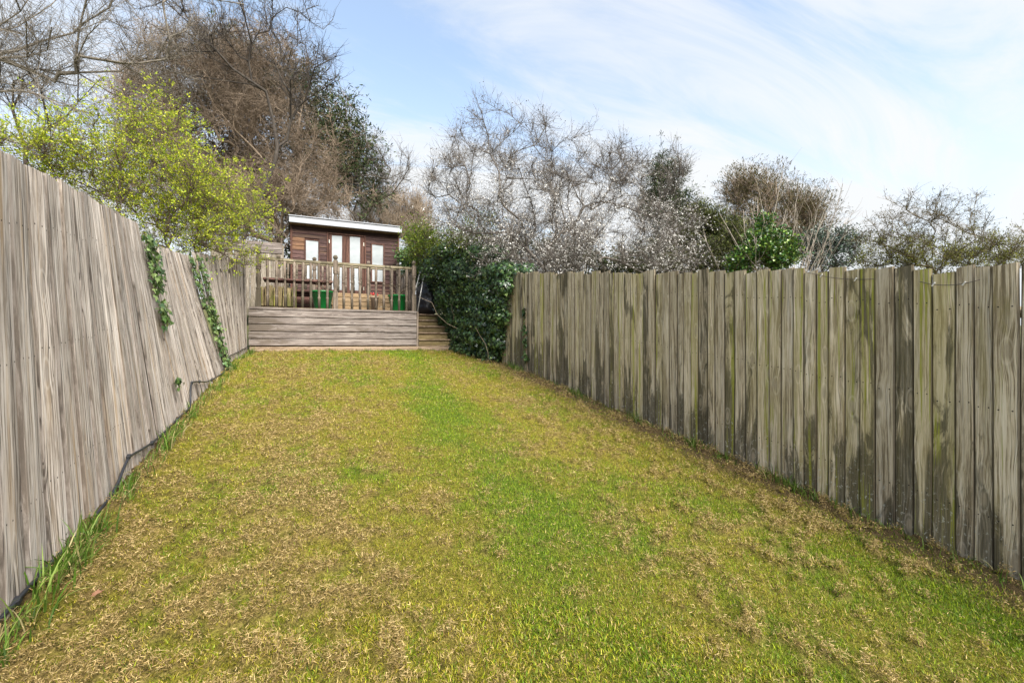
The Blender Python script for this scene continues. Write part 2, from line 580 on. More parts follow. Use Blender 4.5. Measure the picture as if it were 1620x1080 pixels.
def thatch_mask(u, v):
    ridge = fbm(u * 11 + 1.1 * vnoise(u * 4, v * 4, 5), v * 14 + 1.1 * vnoise(u * 4, v * 4, 6), 21, 4, 0.6)
    big = fbm(u * 1.1 + 9, v * 1.0, 31, 3)
    m = sstep(0.53, 0.66, ridge + 0.36 * (big - 0.5) - 0.05 + 0.075 * sstep(1.1, -0.2, u) + 0.03 * sstep(2.2, 3.0, u))
    c = 1.15 + 0.09 * v + 0.12 * np.sin(v * 0.9)
    m = m * (1 - 0.7 * np.exp(-((u - c) / 0.42) ** 2))
    return m


def lawn_z(u, v):
    big = (fbm(u * 0.9, v * 0.9, 41, 3) - 0.5) * 0.05
    sm = (fbm(u * 9, v * 9, 51, 3) - 0.5) * 0.025
    return gz(v) + big + sm + 0.030 * thatch_mask(u, v)


U0, U1, V0, V1 = -1.6, 4.1, -2.0, 10.85
nu, nv = 170, 380
uu, vv = np.meshgrid(np.linspace(U0, U1, nu), np.linspace(V0, V1, nv))
verts = np.stack([uu.ravel(), vv.ravel(), lawn_z(uu, vv).ravel()], 1)
ii = np.arange(nu * nv).reshape(nv, nu)
quads = np.stack([ii[:-1, :-1].ravel(), ii[:-1, 1:].ravel(), ii[1:, 1:].ravel(), ii[1:, :-1].ravel()], 1)
gm_ = green_mask(uu.ravel(), vv.ravel())[:, None]
tm_ = thatch_mask(uu.ravel(), vv.ravel())[:, None] * 0.75
lt = np.array((0.155, 0.14, 0.018)) * (1 - gm_) + np.array((0.075, 0.12, 0.010)) * gm_
lt = lt * (1 - tm_) + np.array((0.19, 0.135, 0.05)) * tm_
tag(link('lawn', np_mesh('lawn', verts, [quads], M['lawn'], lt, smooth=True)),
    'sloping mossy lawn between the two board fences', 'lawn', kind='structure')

ax = np.concatenate([[-900, -400, -200, -100, -60, -40], np.arange(-30, 31, 1.5), [40, 60, 100, 200, 400, 900]])
uu, vv = np.meshgrid(ax, ax)
hz = gz(vv) - 0.12
hz = hz + (fbm(uu * 0.2, vv * 0.2, 61, 3) - 0.5) * 0.5 * sstep(4, 12, np.hypot(uu - 1.3, np.maximum(0, np.abs(vv - 5) - 6)))
verts = np.stack([uu.ravel(), vv.ravel(), hz.ravel()], 1)
k = len(ax)
ii = np.arange(k * k).reshape(k, k)
quads = np.stack([ii[:-1, :-1].ravel(), ii[:-1, 1:].ravel(), ii[1:, 1:].ravel(), ii[1:, :-1].ravel()], 1)
tag(link('ground', np_mesh('ground', verts, [quads], M['hill'], smooth=True)),
    'rough grassy hillside around and beyond the garden', 'ground', kind='structure')


# ------------------------------------------------------------------ boards
def board_mesh(name, w, th, L, mat, seg=3, bow=0.0, cham=0.004, slant=0.0, seed=0):
    """Board with chamfered front edges; local X width, Y thickness (front = -Y), Z length, origin bottom centre."""
    rr = random.Random(seed)
    prof = [(-w / 2, th / 2), (-w / 2, -th / 2 + cham), (-w / 2 + cham, -th / 2), (w / 2 - cham, -th / 2), (w / 2, -th / 2 + cham), (w / 2, th / 2)]
    vs_, fs = [], []
    for i in range(seg + 1):
        f = i / seg
        b = bow * math.sin(math.pi * f)
        e = rr.uniform(-1, 1) * 0.0025
        for (px, py) in prof:
            z = L * f + (slant * px / w if i == seg else 0)
            vs_.append((px + e, py + b, z))
    n = len(prof)
    for i in range(seg):
        for j in range(n):
            a, b2 = i * n + j, i * n + (j + 1) % n
            fs.append((a, b2, b2 + n, a + n))
    me = bpy.data.meshes.new(name)
    me.from_pydata(vs_, [], fs + [tuple(reversed(range(n))), tuple(range(seg * n, seg * n + n))])
    me.update()
    # outward normals
    bm = bmesh.new()
    bm.from_mesh(me)
    bmesh.ops.recalc_face_normals(bm, faces=bm.faces)
    bm.to_mesh(me)
    bm.free()
    me.materials.append(mat)
    return me


def box_mesh(name, size, mat, bev=0.004):
    bm = bmesh.new()
    bmesh.ops.create_cube(bm, size=1)
    bmesh.ops.scale(bm, vec=size, verts=bm.verts)
    if bev:
        bmesh.ops.bevel(bm, geom=bm.edges[:], offset=min(bev, min(size) * 0.3), segments=1, affect='EDGES')
    me = bpy.data.meshes.new(name)
    bm.to_mesh(me)
    bm.free()
    me.materials.append(mat)
    return me


def lathe_mesh(name, prof, mat, sides=10, smooth=True):
    """prof: list of (radius, z); closed at both ends."""
    vs_, fs = [], []
    for r_, z_ in prof:
        for j in range(sides):
            a = 2 * math.pi * j / sides
            vs_.append((r_ * math.cos(a), r_ * math.sin(a), z_))
    for i in range(len(prof) - 1):
        for j in range(sides):
            a, b = i * sides + j, i * sides + (j + 1) % sides
            fs.append((a, b, b + sides, a + sides))
    fs.append(tuple(reversed(range(sides))))
    fs.append(tuple(range((len(prof) - 1) * sides, len(prof) * sides)))
    me = bpy.data.meshes.new(name)
    me.from_pydata(vs_, [], fs)
    me.update()
    if smooth:
        for p in me.polygons:
            p.use_smooth = len(p.vertices) == 4
    me.materials.append(mat)
    return me


def tube_path(name, pts, rad, mat, sides=8):
    pts = [Vector(p) for p in pts]
    vs_, fs = [], []
    for i, p in enumerate(pts):
        t_ = (pts[min(i + 1, len(pts) - 1)] - pts[max(i - 1, 0)]).normalized()
        a = t_.cross(Vector((0, 0, 1)) if abs(t_.z) < 0.9 else Vector((1, 0, 0))).normalized()
        b = t_.cross(a)
        rr = rad[i] if isinstance(rad, (list, tuple)) else rad
        for j in range(sides):
            q = 2 * math.pi * j / sides
            vs_.append(p + (a * math.cos(q) + b * math.sin(q)) * rr)
    for i in range(len(pts) - 1):
        for j in range(sides):
            a, b = i * sides + j, i * sides + (j + 1) % sides
            fs.append((a, b, b + sides, a + sides))
    fs.append(tuple(reversed(range(sides))))
    fs.append(tuple(range((len(pts) - 1) * sides, len(pts) * sides)))
    me = bpy.data.meshes.new(name)
    me.from_pydata([tuple(v) for v in vs_], [], fs)
    me.update()
    for p in me.polygons:
        p.use_smooth = len(p.vertices) == 4
    me.materials.append(mat)
    return me


def interp(x, xs, ys):
    return float(np.interp(x, xs, ys))


# ------------------------------------------------------------------ left fence (three leaning bays)
lf = empty('board_fence', (-1.14, 3.0, float(gz(3.0))), 'pale silvery board fence leaning outward along the left of the lawn', 'fence')
LEFT_U = ([0, 2.6, 5.6, 8.0, 9.0, 10.7], [-1.16, -1.15, -1.14, -1.05, -1.07, -0.97])
BAYS = [  # v0, v1, lean0, lean1 (deg), board length
    (0.0, 5.66, -0.5, 9.0, 1.97),
    (5.66, 8.22, 8.6, 15.5, 1.80),
    (8.16, 10.66, 13.0, 0.5, 1.84),
]


def left_lean(v):
    for (a, b, l0, l1, L) in BAYS:
        if v <= b:
            if a == 0.0:
                return R(interp(v, [1.9, b], [l0, l1])), L
            return R(interp(v, [a, b], [l0, l1])), L
    return R(BAYS[-1][3]), BAYS[-1][4]


lvar = [board_mesh('left_board_mesh', 0.124, 0.018, 2.0, M['left_board'], bow=random.uniform(-.006, .006), slant=random.uniform(-.006, .006), seed=i) for i in range(6)]
base = Vector(lf.location)
for (a, b, l0, l1, L) in BAYS:
    n_ = int(round((b - a) / (0.107 if a < 8 else 0.092)))
    for i in range(n_):
        v = a + (i + 0.5) * (b - a) / n_
        u = interp(v, *LEFT_U)
        le, L_ = left_lean(v)
        wsc = random.uniform(0.94, 1.08)
        hgt = L_ + 0.10 + random.uniform(-.010, .010) + (0.09 * (1 - v / 5.66) if a == 0 else 0)
        z0 = float(gz(v)) - 0.10
        o = link('board', random.choice(lvar), lf,
                 Vector((u - 0.004 + 0.012 * (i % 2) + random.uniform(-.003, .003), v, z0)) - base,
                 (0, 0, 0), (wsc, 1, hgt / 2.0))
        # local X -> garden Y, front (-Y) -> garden +X, leaned outward (-X)
        rot = Matrix.Rotation(-le, 4, 'Y') @ Matrix.Rotation(R(90) + R(random.choice((-5, -3, 2, 4.5)) + random.uniform(-1, 1)), 4, 'Z') @ Matrix.Rotation(R(random.uniform(-.15, .15)), 4, 'Y')
        o.rotation_euler = rot.to_euler()
# rails and posts behind
for (a, b, l0, l1, L) in BAYS:
    for hr in (0.35, 1.0, 1.6):
        pts_ = []
        for v in (max(a, 0.05), (a + b) / 2, b):
            le, L_ = left_lean(v)
            u = interp(v, *LEFT_U)
            pts_.append((u - math.sin(le) * hr - 0.05, v, float(gz(v)) + math.cos(le) * hr))
        link('rail', tube_path('left_rail', [Vector(p) - base for p in pts_], 0.032, M['left_board'], 4), lf)
for v in (0.1, 2.7, 5.66, 8.24, 10.7):
    le, L_ = left_lean(v)
    u = interp(v, *LEFT_U)
    p0 = Vector((u - 0.10, v, float(gz(v)) - 0.3)) - base
    p1 = Vector((u - 0.10 - math.sin(le) * (L_ - .05), v, float(gz(v)) + math.cos(le) * (L_ - .05))) - base
    link('post', tube_path('left_post', [p0, p1], 0.055, M['left_board'], 4), lf)

# ------------------------------------------------------------------ right fence
RF_U = 3.76
rf = empty('board_fence', (RF_U, 4.0, float(gz(4.0))), 'tall green stained upright board fence along the right of the lawn', 'fence')
rvar = [board_mesh('right_board_mesh', 0.106, 0.020, 1.9, M['right_board'], cham=0.006, bow=random.uniform(-.008, .008), slant=random.uniform(-.012, .012), seed=20 + i) for i in range(7)]
rvar2 = []
for me in rvar:
    m2_ = me.copy()
    m2_.materials[0] = M['right_board_stained']
    rvar2.append(m2_)
base = Vector(rf.location)
v = -0.9
i = 0
while v < 10.9:
    w_ = random.choice((0.086, 0.098, 0.106, 0.112, 0.120))
    gap = random.choice((-0.001, 0.0, 0.0, 0.001, 0.001, 0.002))
    vc = v + w_ / 2
    hgt = 1.80 + random.uniform(-.026, .026) + 0.1
    o = link('board', random.choice(rvar2 if random.random() < interp(vc, [1.2, 2.6, 4.5], [.9, .5, .18]) else rvar), rf,
             Vector((RF_U + random.uniform(-.004, .004), vc, float(gz(vc)) - 0.10)) - base, (0, 0, 0), (w_ / 0.106, 1, hgt / 1.9))
    rot = Matrix.Rotation(R(random.uniform(-.2, .2)), 4, 'Y') @ Matrix.Rotation(R(-90) + R(random.uniform(-2.2, 2.2)), 4, 'Z') @ Matrix.Rotation(R(random.uniform(-.08, .08)), 4, 'Y')
    o.rotation_euler = rot.to_euler()
    v += w_ + gap
    i += 1
for hr in (0.3, 0.95, 1.55):
    pts_ = [Vector((RF_U + 0.05, v, float(gz(v)) + hr)) - base for v in (-0.9, 2.0, 5.0, 8.0, 10.9)]
    link('rail', tube_path('right_rail', pts_, 0.034, M['right_board'], 4), rf)
for v in (-0.6, 1.9, 4.4, 6.9, 9.4):
    link('post', tube_path('right_post', [Vector((RF_U + 0.12, v, float(gz(v)) - 0.3)) - base, Vector((RF_U + 0.12, v, float(gz(v)) + 1.70)) - base], 0.06, M['right_board'], 4), rf)

# thin wires stapled near the top of the right fence
for (va, vb, ha, hb, sag, lab) in ((1.30, 1.60, 1.735, 1.72, 0.03, 'short sagging rusty wire stapled across the board fence near its right end'),
                                   (1.86, 2.35, 1.735, 1.79, 0.025, 'longer rusty wire along the top of the right board fence')):
    w0 = empty('garden_wire', (RF_U - 0.03, va, float(gz(va)) + ha), lab, 'wire')
    b0 = Vector(w0.location)
    pts_ = []
    for k in range(9):
        f = k / 8
        v = va + (vb - va) * f
        pts_.append(Vector((RF_U - 0.024, v, float(gz(v)) + ha + (hb - ha) * f - sag * 4 * f * (1 - f))) - b0)
    link('strand', tube_path('wire_strand', pts_, 0.0022, M['rust'], 5), w0)
    for f in (0.3, 0.85):
        p = pts_[int(f * 8)]
        link('clip', box_mesh('wire_clip', (0.010, 0.008, 0.030), M['clip'], 0.002), w0, p, (R(35), 0, 0))

# ------------------------------------------------------------------ raised deck
DV, DZ = 10.72, 2.24          # deck front and deck floor
DU0, DU1 = -0.95, 2.52
UV, UZ = 12.70, 2.80          # upper platform front and floor
dk = empty('raised_deck', (0.8, DV, 1.32), 'raised grey timber deck with grooved boards across its front at the end of the lawn', 'deck')
base = Vector(dk.location)


def hboard(name, parent, base, u0, u1, v, zc, hgt, th, mat, seed=0, rise=0.0, face='front'):
    """Horizontal board along X seen from the front (-Y)."""
    me = board_mesh(name + '_mesh', hgt, th, u1 - u0, mat, seg=3, cham=0.005, seed=seed, bow=random.uniform(-.002, .002))
    o = link(name, me, parent, Vector((u0, v, zc)) - base)
    rot = Matrix.Rotation(rise, 4, 'Y') @ Matrix.Rotation(R(90), 4, 'Y')
    if face == 'up':
        rot = rot @ Matrix.Rotation(R(90), 4, 'Z')
    o.rotation_euler = rot.to_euler()
    return o


zb = [2.215, 2.14, 1.985, 1.83, 1.675, 1.52]
hts = [0.040, 0.143, 0.145, 0.145, 0.145, 0.145]
zc = 2.25
for i, h_ in enumerate((0.062, 0.150, 0.150, 0.150, 0.150, 0.150)):
    zc_ = zc - h_ / 2
    hboard('fascia_board', dk, base, DU0 + 0.004 * (i % 2), DU1 - 0.02, DV - 0.004 * (i % 2), zc_, h_ - 0.016, 0.028, M['deck'], 40 + i)
    # grooves milled in the boards
    zc -= h_
link('fascia_backing', box_mesh('backing', (DU1 - DU0 - 0.06, 0.02, 0.86), M['step'], 0), dk, Vector(((DU0 + DU1) / 2, DV + 0.04, 1.82)) - base)
link('corner_trim', box_mesh('trim', (0.045, 0.06, 0.86), M['rail'], 0.004), dk, Vector((DU1 + 0.003, DV + 0.0, 1.80)) - base)
for i in range(14):
    v = DV + 0.08 + i * 0.145
    hboard('deck_board', dk, base, DU0, DU1, v, DZ - 0.012, 0.139, 0.026, M['deck'], 60 + i, face='up')
# side skirt towards the steps
link('side_skirt', box_mesh('skirt', (0.024, 2.0, 0.9), M['deck'], 0.003), dk, Vector((DU1 - 0.02, DV + 1.05, 1.78)) - base)

# upper platform in front of the summerhouse
up = empty('upper_platform', (1.0, UV, DZ), 'higher timber platform with stacked tan boards in front of the brown summerhouse', 'deck')
base = Vector(up.location)
for i in range(5):
    hboard('fascia_board', up, base, 0.72 + random.uniform(0, .05), 2.36 - random.uniform(0, .05), UV + 0.012 * i * 0, DZ + 0.06 + i * 0.112, 0.102, 0.05, M['tan'], 80 + i)
for i in range(15):
    hboard('deck_board', up, base, -0.9, 3.2, UV + 0.09 + i * 0.145, UZ - 0.013, 0.139, 0.026, M['deck'], 90 + i, face='up')
for i in range(5):  # added dark boards standing in for the shade beneath the open platform
    hboard('skirt_board', up, base, -0.92, 0.70, UV + 0.10, DZ + 0.06 + i * 0.112, 0.108, 0.02, M['table'], 85 + i)
for u in (-0.7, 0.3, 1.3, 2.3, 3.1):
    link('support_post', box_mesh('support', (0.09, 0.09, 1.5), M['step']), up, Vector((u, UV + 0.5, UZ - 0.78)) - base)

# ground-level sill board across deck and steps
sl = hboard('sill_board', None, Vector((0, 0, 0)), -0.93, 3.44, DV - 0.03, 1.355, 0.125, 0.06, M['sill'], 33)
tag(sl, 'long brown timber sill board lying on the ground below deck and steps', 'timber')

# ------------------------------------------------------------------ balustrades
spindle_prof = [(0.029, 0), (0.029, 0.22), (0.034, 0.235), (0.034, 0.25), (0.019, 0.27), (0.027, 0.33), (0.031, 0.42), (0.024, 0.54), (0.019, 0.585),
                (0.032, 0.60), (0.032, 0.615), (0.019, 0.63), (0.028, 0.66), (0.028, 0.98)]


def spindle_mesh(h):
    return lathe_mesh('spindle', [(r_, z_ * h / 0.98) for r_, z_ in spindle_prof], M['rail'], 8)


def post_meshes(h):
    p = box_mesh('post_base', (0.10, 0.10, h * 0.36), M['rail'], 0.006)
    for v_ in p.vertices:
        v_.co.z += h * 0.18
    mid = lathe_mesh('post_turning', [(0.046, h * .355), (0.052, h * .375), (0.034, h * .40), (0.046, h * .47), (0.051, h * .55), (0.040, h * .68),
                                     (0.034, h * .72), (0.052, h * .74), (0.052, h * .76), (0.04, h * .785)], M['rail'], 10)
    top = box_mesh('post_top', (0.096, 0.096, h * 0.22), M['rail'], 0.006)
    for v_ in top.vertices:
        v_.co.z += h * 0.885
    ball = lathe_mesh('ball', [(0.04, 0), (0.04, .012), (0.022, .022), (0.038, .038), (0.050, .06), (0.052, .078), (0.045, .10), (0.028, .118), (0.006, .126)], M['rail'], 12)
    return p, mid, top, ball


def add_post(parent, base, u, v, z, h):
    p, mid, top, ball = post_meshes(h)
    bm = bmesh.new()
    for me in (p, mid, top):
        bm.from_mesh(me)
    me = bpy.data.meshes.new('newel_post')
    bm.to_mesh(me)
    bm.free()
    me.materials.append(M['rail'])
    po = link('newel_post', me, parent, Vector((u, v, z)) - base, (0, 0, R(random.uniform(-3, 3))))
    link('ball_finial', ball, po, (0, 0, h * 0.995))
    return po


def balustrade(p0, p1, posts, z, h, rail_z, label, spacing=0.166, skip=None):
    """p0->p1 in plan; posts: fractions with a newel post."""
    p0, p1 = Vector(p0), Vector(p1)
    L_ = (p1 - p0).length
    d = (p1 - p0) / L_
    e = empty('balustrade', (p0.x, p0.y, z), label, 'balustrade')
    base = Vector(e.location)
    sp = spindle_mesh(rail_z - z - 0.02)
    for f in posts:
        q = p0 + d * (L_ * f)
        add_post(e, base, q.x, q.y, z - 0.02, h)
    ang = math.atan2(d.y, d.x)
    for a, b in zip(posts[:-1], posts[1:]):
        n_ = max(1, int(round((b - a) * L_ / spacing)) - 1)
        for k in range(n_):
            f = a + (b - a) * (k + 1) / (n_ + 1)
            q = p0 + d * (L_ * f)
            link('spindle', sp, e, Vector((q.x, q.y, z - 0.005)) - base, (R(random.uniform(-.8, .8)), R(random.uniform(-.8, .8)), random.uniform(0, 6)))
        qa, qb = p0 + d * (L_ * a + 0.03), p0 + d * (L_ * b - 0.03)
        rl = board_mesh('handrail_mesh', 0.058, 0.062, (qb - qa).length, M['rail_top'], seg=3, cham=0.016, seed=7)
        o = link('handrail', rl, e, Vector((qa.x, qa.y, rail_z)) - base)
        o.rotation_euler = (Matrix.Rotation(ang, 4, 'Z') @ Matrix.Rotation(R(90), 4, 'Y') @ Matrix.Rotation(R(90), 4, 'Z')).to_euler()
    return e


PU = (-0.775, 0.716, 2.453)
Lb = PU[2] - PU[0]
balustrade((PU[0], DV + 0.06), (PU[2], DV + 0.06), (0, (PU[1] - PU[0]) / Lb, 1), DZ, 1.10, 3.25,
           'front turned spindle balustrade along the lawn edge of the raised deck')
balustrade((PU[2], DV + 0.06), (PU[2], UV - 0.06), (0, 1), DZ, 1.10, 3.25,
           'side turned spindle balustrade running back beside the garden steps', 0.16)
balustrade((-0.48, UV + 0.02), (2.45, UV + 0.02), (0, 0.28, 0.737, 1), UZ, 0.79, 3.50,
           'inner spindle balustrade on the upper platform behind the green pots', 0.20)

# ------------------------------------------------------------------ garden steps
st = empty('garden_steps', (2.97, DV, 1.33), 'short flight of dark timber steps at the right end of the deck', 'steps')
base = Vector(st.location)
RISE = (DZ - 1.42) / 5
for i in range(5):
    v = DV + 0.02 + i * 0.24
    z0 = 1.42 + i * RISE
    hboard('riser', st, base, 2.56, 3.42, v, z0 + RISE / 2, RISE - 0.006, 0.04, M['step'], 110 + i)
    hboard('tread', st, base, 2.56, 3.42, v + 0.09, z0 + RISE - 0.012, 0.30, 0.030, M['sill'], 120 + i, face='up')
hboard('landing', st, base, 2.56, 3.5, DV + 1.65, DZ - 0.02, 0.9, 0.03, M['step'], 131, face='up')
po = link('side_post', box_mesh('side_post', (0.09, 0.09, 0.70), M['tan'], 0.006), st, Vector((3.45, DV + 0.02, 1.66)) - base)
for i in range(3):
    o = link('side_plank', board_mesh('side_plank', 0.12, 0.025, 0.62 - i * .03, M['tan']), st, Vector((3.44, DV + 0.16 + i * .128, 1.36 + i * .06)) - base)
    o.rotation_euler = (0, 0, R(-90))

# ------------------------------------------------------------------ summerhouse
SV = 14.0
sh = empty('summerhouse', (1.24, SV, UZ), 'dark brown timber summerhouse with a pale roof edge and white glazed doors', 'summerhouse')
base = Vector(sh.location)
SU0, SU1, SB, ST = -0.20, 2.70, UZ, 4.78


def uz_at(px, py, v):
    r_ = (px - 810) / 720
    c, s = math.cos(R(25)), math.sin(R(25))
    z = v / (c - s * r_)
    return z * (c * r_ + s), EYE + (540 - py) / 720 * z


def rect(x0, y0, x1, y1, v):
    a, b = uz_at(x0, y0, v), uz_at(x1, y1, v)
    return a[0], b[1], b[0], a[1]          # u0, z0, u1, z1


wins = [rect(484, 380, 503.5, 442, SV), rect(588.5, 387, 606, 446, SV)]
doors_p = [rect(525, 372.5, 541, 459, SV), rect(553.3, 374.5, 569.5, 460, SV)]
du0, _ = uz_at(519.5, 400, SV)
du1, _ = uz_at(576.5, 400, SV)
# cladding, cut round windows and doors
nb = 17
bh = (ST - SB) / nb
holes = [(w[0] - .03, w[1] - .03, w[2] + .03, w[3] + .03) for w in wins] + [(du0 - .02, SB - .1, du1 + .02, 4.62)]
for i in range(nb):
    z0, z1 = SB + i * bh, SB + (i + 1) * bh
    segs = [(SU0, SU1)]
    for (a, zb_, b, zt_) in holes:
        if z1 > zb_ + 0.03 and z0 < zt_ - 0.03:
            ns = []
            for (s0, s1) in segs:
                if b <= s0 or a >= s1:
                    ns.append((s0, s1))
                    continue
                if a > s0:
                    ns.append((s0, a))
                if b < s1:
                    ns.append((b, s1))
            segs = ns
    for (s0, s1) in segs:
        worn = (i in (11, 12, 13) and s0 < 0 and random.random() < .8)
        o = hboard('cladding_board', sh, base, s0, s1, SV, (z0 + z1) / 2, bh + 0.008, 0.018, M['shed_worn'] if worn else M['shed'], 200 + i)
        o.rotation_euler = (Matrix.Rotation(R(-7), 4, 'X') @ o.rotation_euler.to_matrix().to_4x4()).to_euler()
bxs = [((SU0 + SU1) / 2, SV + 2.0, (SB + ST) / 2, SU1 - SU0, 0.03, ST - SB), (SU0 + .015, SV + 1.0, (SB + ST) / 2, 0.03, 2.0, ST - SB), (SU1 - .015, SV + 1.0, (SB + ST) / 2, 0.03, 2.0, ST - SB),
       ((SU0 + SU1) / 2, SV + 0.06, (SB + ST) / 2, SU1 - SU0 - .08, 0.02, ST - SB)]
for k, b in enumerate(bxs):
    link('wall', box_mesh('shed_wall', b[3:], M['shed'], 0.003), sh, Vector(b[:3]) - base)
for u in (SU0 - 0.012, SU1 + 0.012):
    link('corner_trim', box_mesh('corner_trim', (0.05, 0.06, ST - SB), M['shed_trim'], 0.004), sh, Vector((u, SV - 0.012, (SB + ST) / 2)) - base)
rfm = box_mesh('roof_slab', (SU1 - SU0 + 0.16, 2.35, 0.05), M['felt'], 0.004)
ro = link('roof', rfm, sh, Vector(((SU0 + SU1) / 2, SV + 0.95, 4.83)) - base, (R(-4), 0, 0))
link('fascia', box_mesh('fascia', (SU1 - SU0 + 0.13, 0.05, 0.165), M['fascia'], 0.006), sh, Vector(((SU0 + SU1) / 2, SV - 0.25, 4.855)) - base)
link('drip_edge', box_mesh('drip', (SU1 - SU0 + 0.16, 0.09, 0.022), M['fascia'], 0.003), sh, Vector(((SU0 + SU1) / 2, SV - 0.26, 4.95)) - base)
link('soffit', box_mesh('soffit', (SU1 - SU0 + 0.10, 0.24, 0.03), M['tan'], 0.003), sh, Vector(((SU0 + SU1) / 2, SV - 0.11, 4.775)) - base)


def frame_mesh(u0, z0, u1, z1, t_, dep, mat):
    bm = bmesh.new()
    for (a, b, c, d) in ((u0 - t_, z0 - t_, u1 + t_, z0), (u0 - t_, z1, u1 + t_, z1 + t_), (u0 - t_, z0, u0, z1), (u1, z0, u1 + t_, z1)):
        r_ = bmesh.ops.create_cube(bm, size=1)
        bmesh.ops.scale(bm, vec=(c - a, dep, d - b), verts=r_['verts'])
        bmesh.ops.translate(bm, vec=((a + c) / 2, 0, (b + d) / 2), verts=r_['verts'])
    me = bpy.data.meshes.new('frame')
    bm.to_mesh(me)
    bm.free()
    me.materials.append(mat)
    return me


for w in wins:
    cu, cz = (w[0] + w[2]) / 2, (w[1] + w[3]) / 2
    hw, hh = (w[2] - w[0]) / 2, (w[3] - w[1]) / 2
    fo = link('window', frame_mesh(-hw, -hh, hw, hh, 0.035, 0.05, M['shed_trim']), sh, Vector((cu, SV - 0.018, cz)) - base)
    link('pane', box_mesh('pane', (2 * hw, 0.008, 2 * hh), M['pane'], 0), fo, (0, 0.008, 0), (R(1.2), 0, R(1.5)))
mid_u = (doors_p[0][2] + doors_p[1][0]) / 2
for k, w in enumerate(doors_p):
    d0, d1 = (du0 + 0.01, mid_u - 0.004) if k == 0 else (mid_u + 0.004, du1 - 0.01)
    z0, z1 = SB + 0.03, 4.58
    cu = (d0 + d1) / 2
    bm = bmesh.new()
    for (a, b, c, d) in ((d0, z0, w[0], z1), (w[2], z0, d1, z1), (w[0], z0, w[2], w[1]), (w[0], w[3], w[2], z1)):
        r_ = bmesh.ops.create_cube(bm, size=1)
        bmesh.ops.scale(bm, vec=(c - a, 0.045, d - b), verts=r_['verts'])
        bmesh.ops.translate(bm, vec=((a + c) / 2 - cu, 0, (b + d) / 2 - z0), verts=r_['verts'])
    me = bpy.data.meshes.new('door_leaf')
    bm.to_mesh(me)
    bm.free()
    me.materials.append(M['shed_trim'])
    do = link('door', me, sh, Vector((cu, SV - 0.012, z0)) - base)
    link('pane', box_mesh('door_pane', (w[2] - w[0], 0.008, w[3] - w[1]), M['pane'], 0), do, ((w[0] + w[2]) / 2 - cu, 0.0, (w[1] + w[3]) / 2 - z0), (R(1.0), 0, R(-1)))
    for zz_ in (0.25, 1.55):
        hx = d0 + 0.012 if k == 0 else d1 - 0.012
        link('hinge', box_mesh('hinge', (0.022, 0.012, 0.10), M['brass'], 0.002), do, (hx - cu, -0.027, zz_))
    if k == 0:
        link('handle', box_mesh('handle', (0.025, 0.05, 0.12), M['brass'], 0.006), do, (d1 - cu - 0.05, -0.04, 0.85))
link('door_frame', frame_mesh(du0, SB, du1, 4.60, 0.04, 0.055, M['shed_trim']), sh, Vector((0, SV - 0.016, 0)) - base)

# ------------------------------------------------------------------ things on the deck
tb = empty('picnic_table', (0.0, 12.0, DZ), 'brown stained picnic table on the deck behind the mossy planter', 'table')
base = Vector(tb.location)
for i in range(4):
    hboard('tabletop_board', tb, base, -0.76, 0.72, 11.82 + i * 0.15, 2.965, 0.14, 0.045, M['table'], 140 + i, face='up')
for v in (11.44, 12.68 - 0.12):
    hboard('seat_board', tb, base, -0.76, 0.72, v, 2.68, 0.24, 0.045, M['table'], 150, face='up')
for u in (-0.5, 0.45):
    for s in (-1, 1):
        o = link('leg', box_mesh('table_leg', (0.06, 0.09, 0.82), M['table']), tb, Vector((u, 12.03 + s * 0.26, 2.58)) - base, (R(s * 24), 0, 0))
    link('brace', box_mesh('table_brace', (0.05, 1.3, 0.09), M['table']), tb, Vector((u + 0.056, 12.02, 2.60)) - base)

pl = empty('planter_box', (-0.42, 11.25, DZ), 'low slatted wooden planter with yellow green moss at the deck left corner', 'planter')
base = Vector(pl.location)
sl_m = [board_mesh('planter_slat', 0.075, 0.02, 0.40 + 0.02 * k, M['planter'], seed=k) for k in range(3)]
for k in range(8):
    link('slat', sl_m[k % 3], pl, Vector((-0.74 + k * 0.088, 11.1, DZ + 0.06)) - base, (0, R(random.uniform(-1, 1)), 0))
    link('slat', sl_m[(k + 1) % 3], pl, Vector((-0.74 + k * 0.088, 11.42, DZ + 0.06)) - base, (0, 0, R(180)))
for u in (-0.80, -0.09):
    link('corner_post', box_mesh('planter_post', (0.05, 0.05, 0.50), M['planter']), pl, Vector((u, 11.105, DZ + 0.25)) - base)
    link('end_panel', box_mesh('planter_end', (0.02, 0.30, 0.38), M['planter']), pl, Vector((u, 11.27, DZ + 0.26)) - base)
link('soil', box_mesh('planter_soil', (0.70, 0.29, 0.06), M['soil'], 0.01), pl, Vector((-0.44, 11.26, DZ + 0.38)) - base)

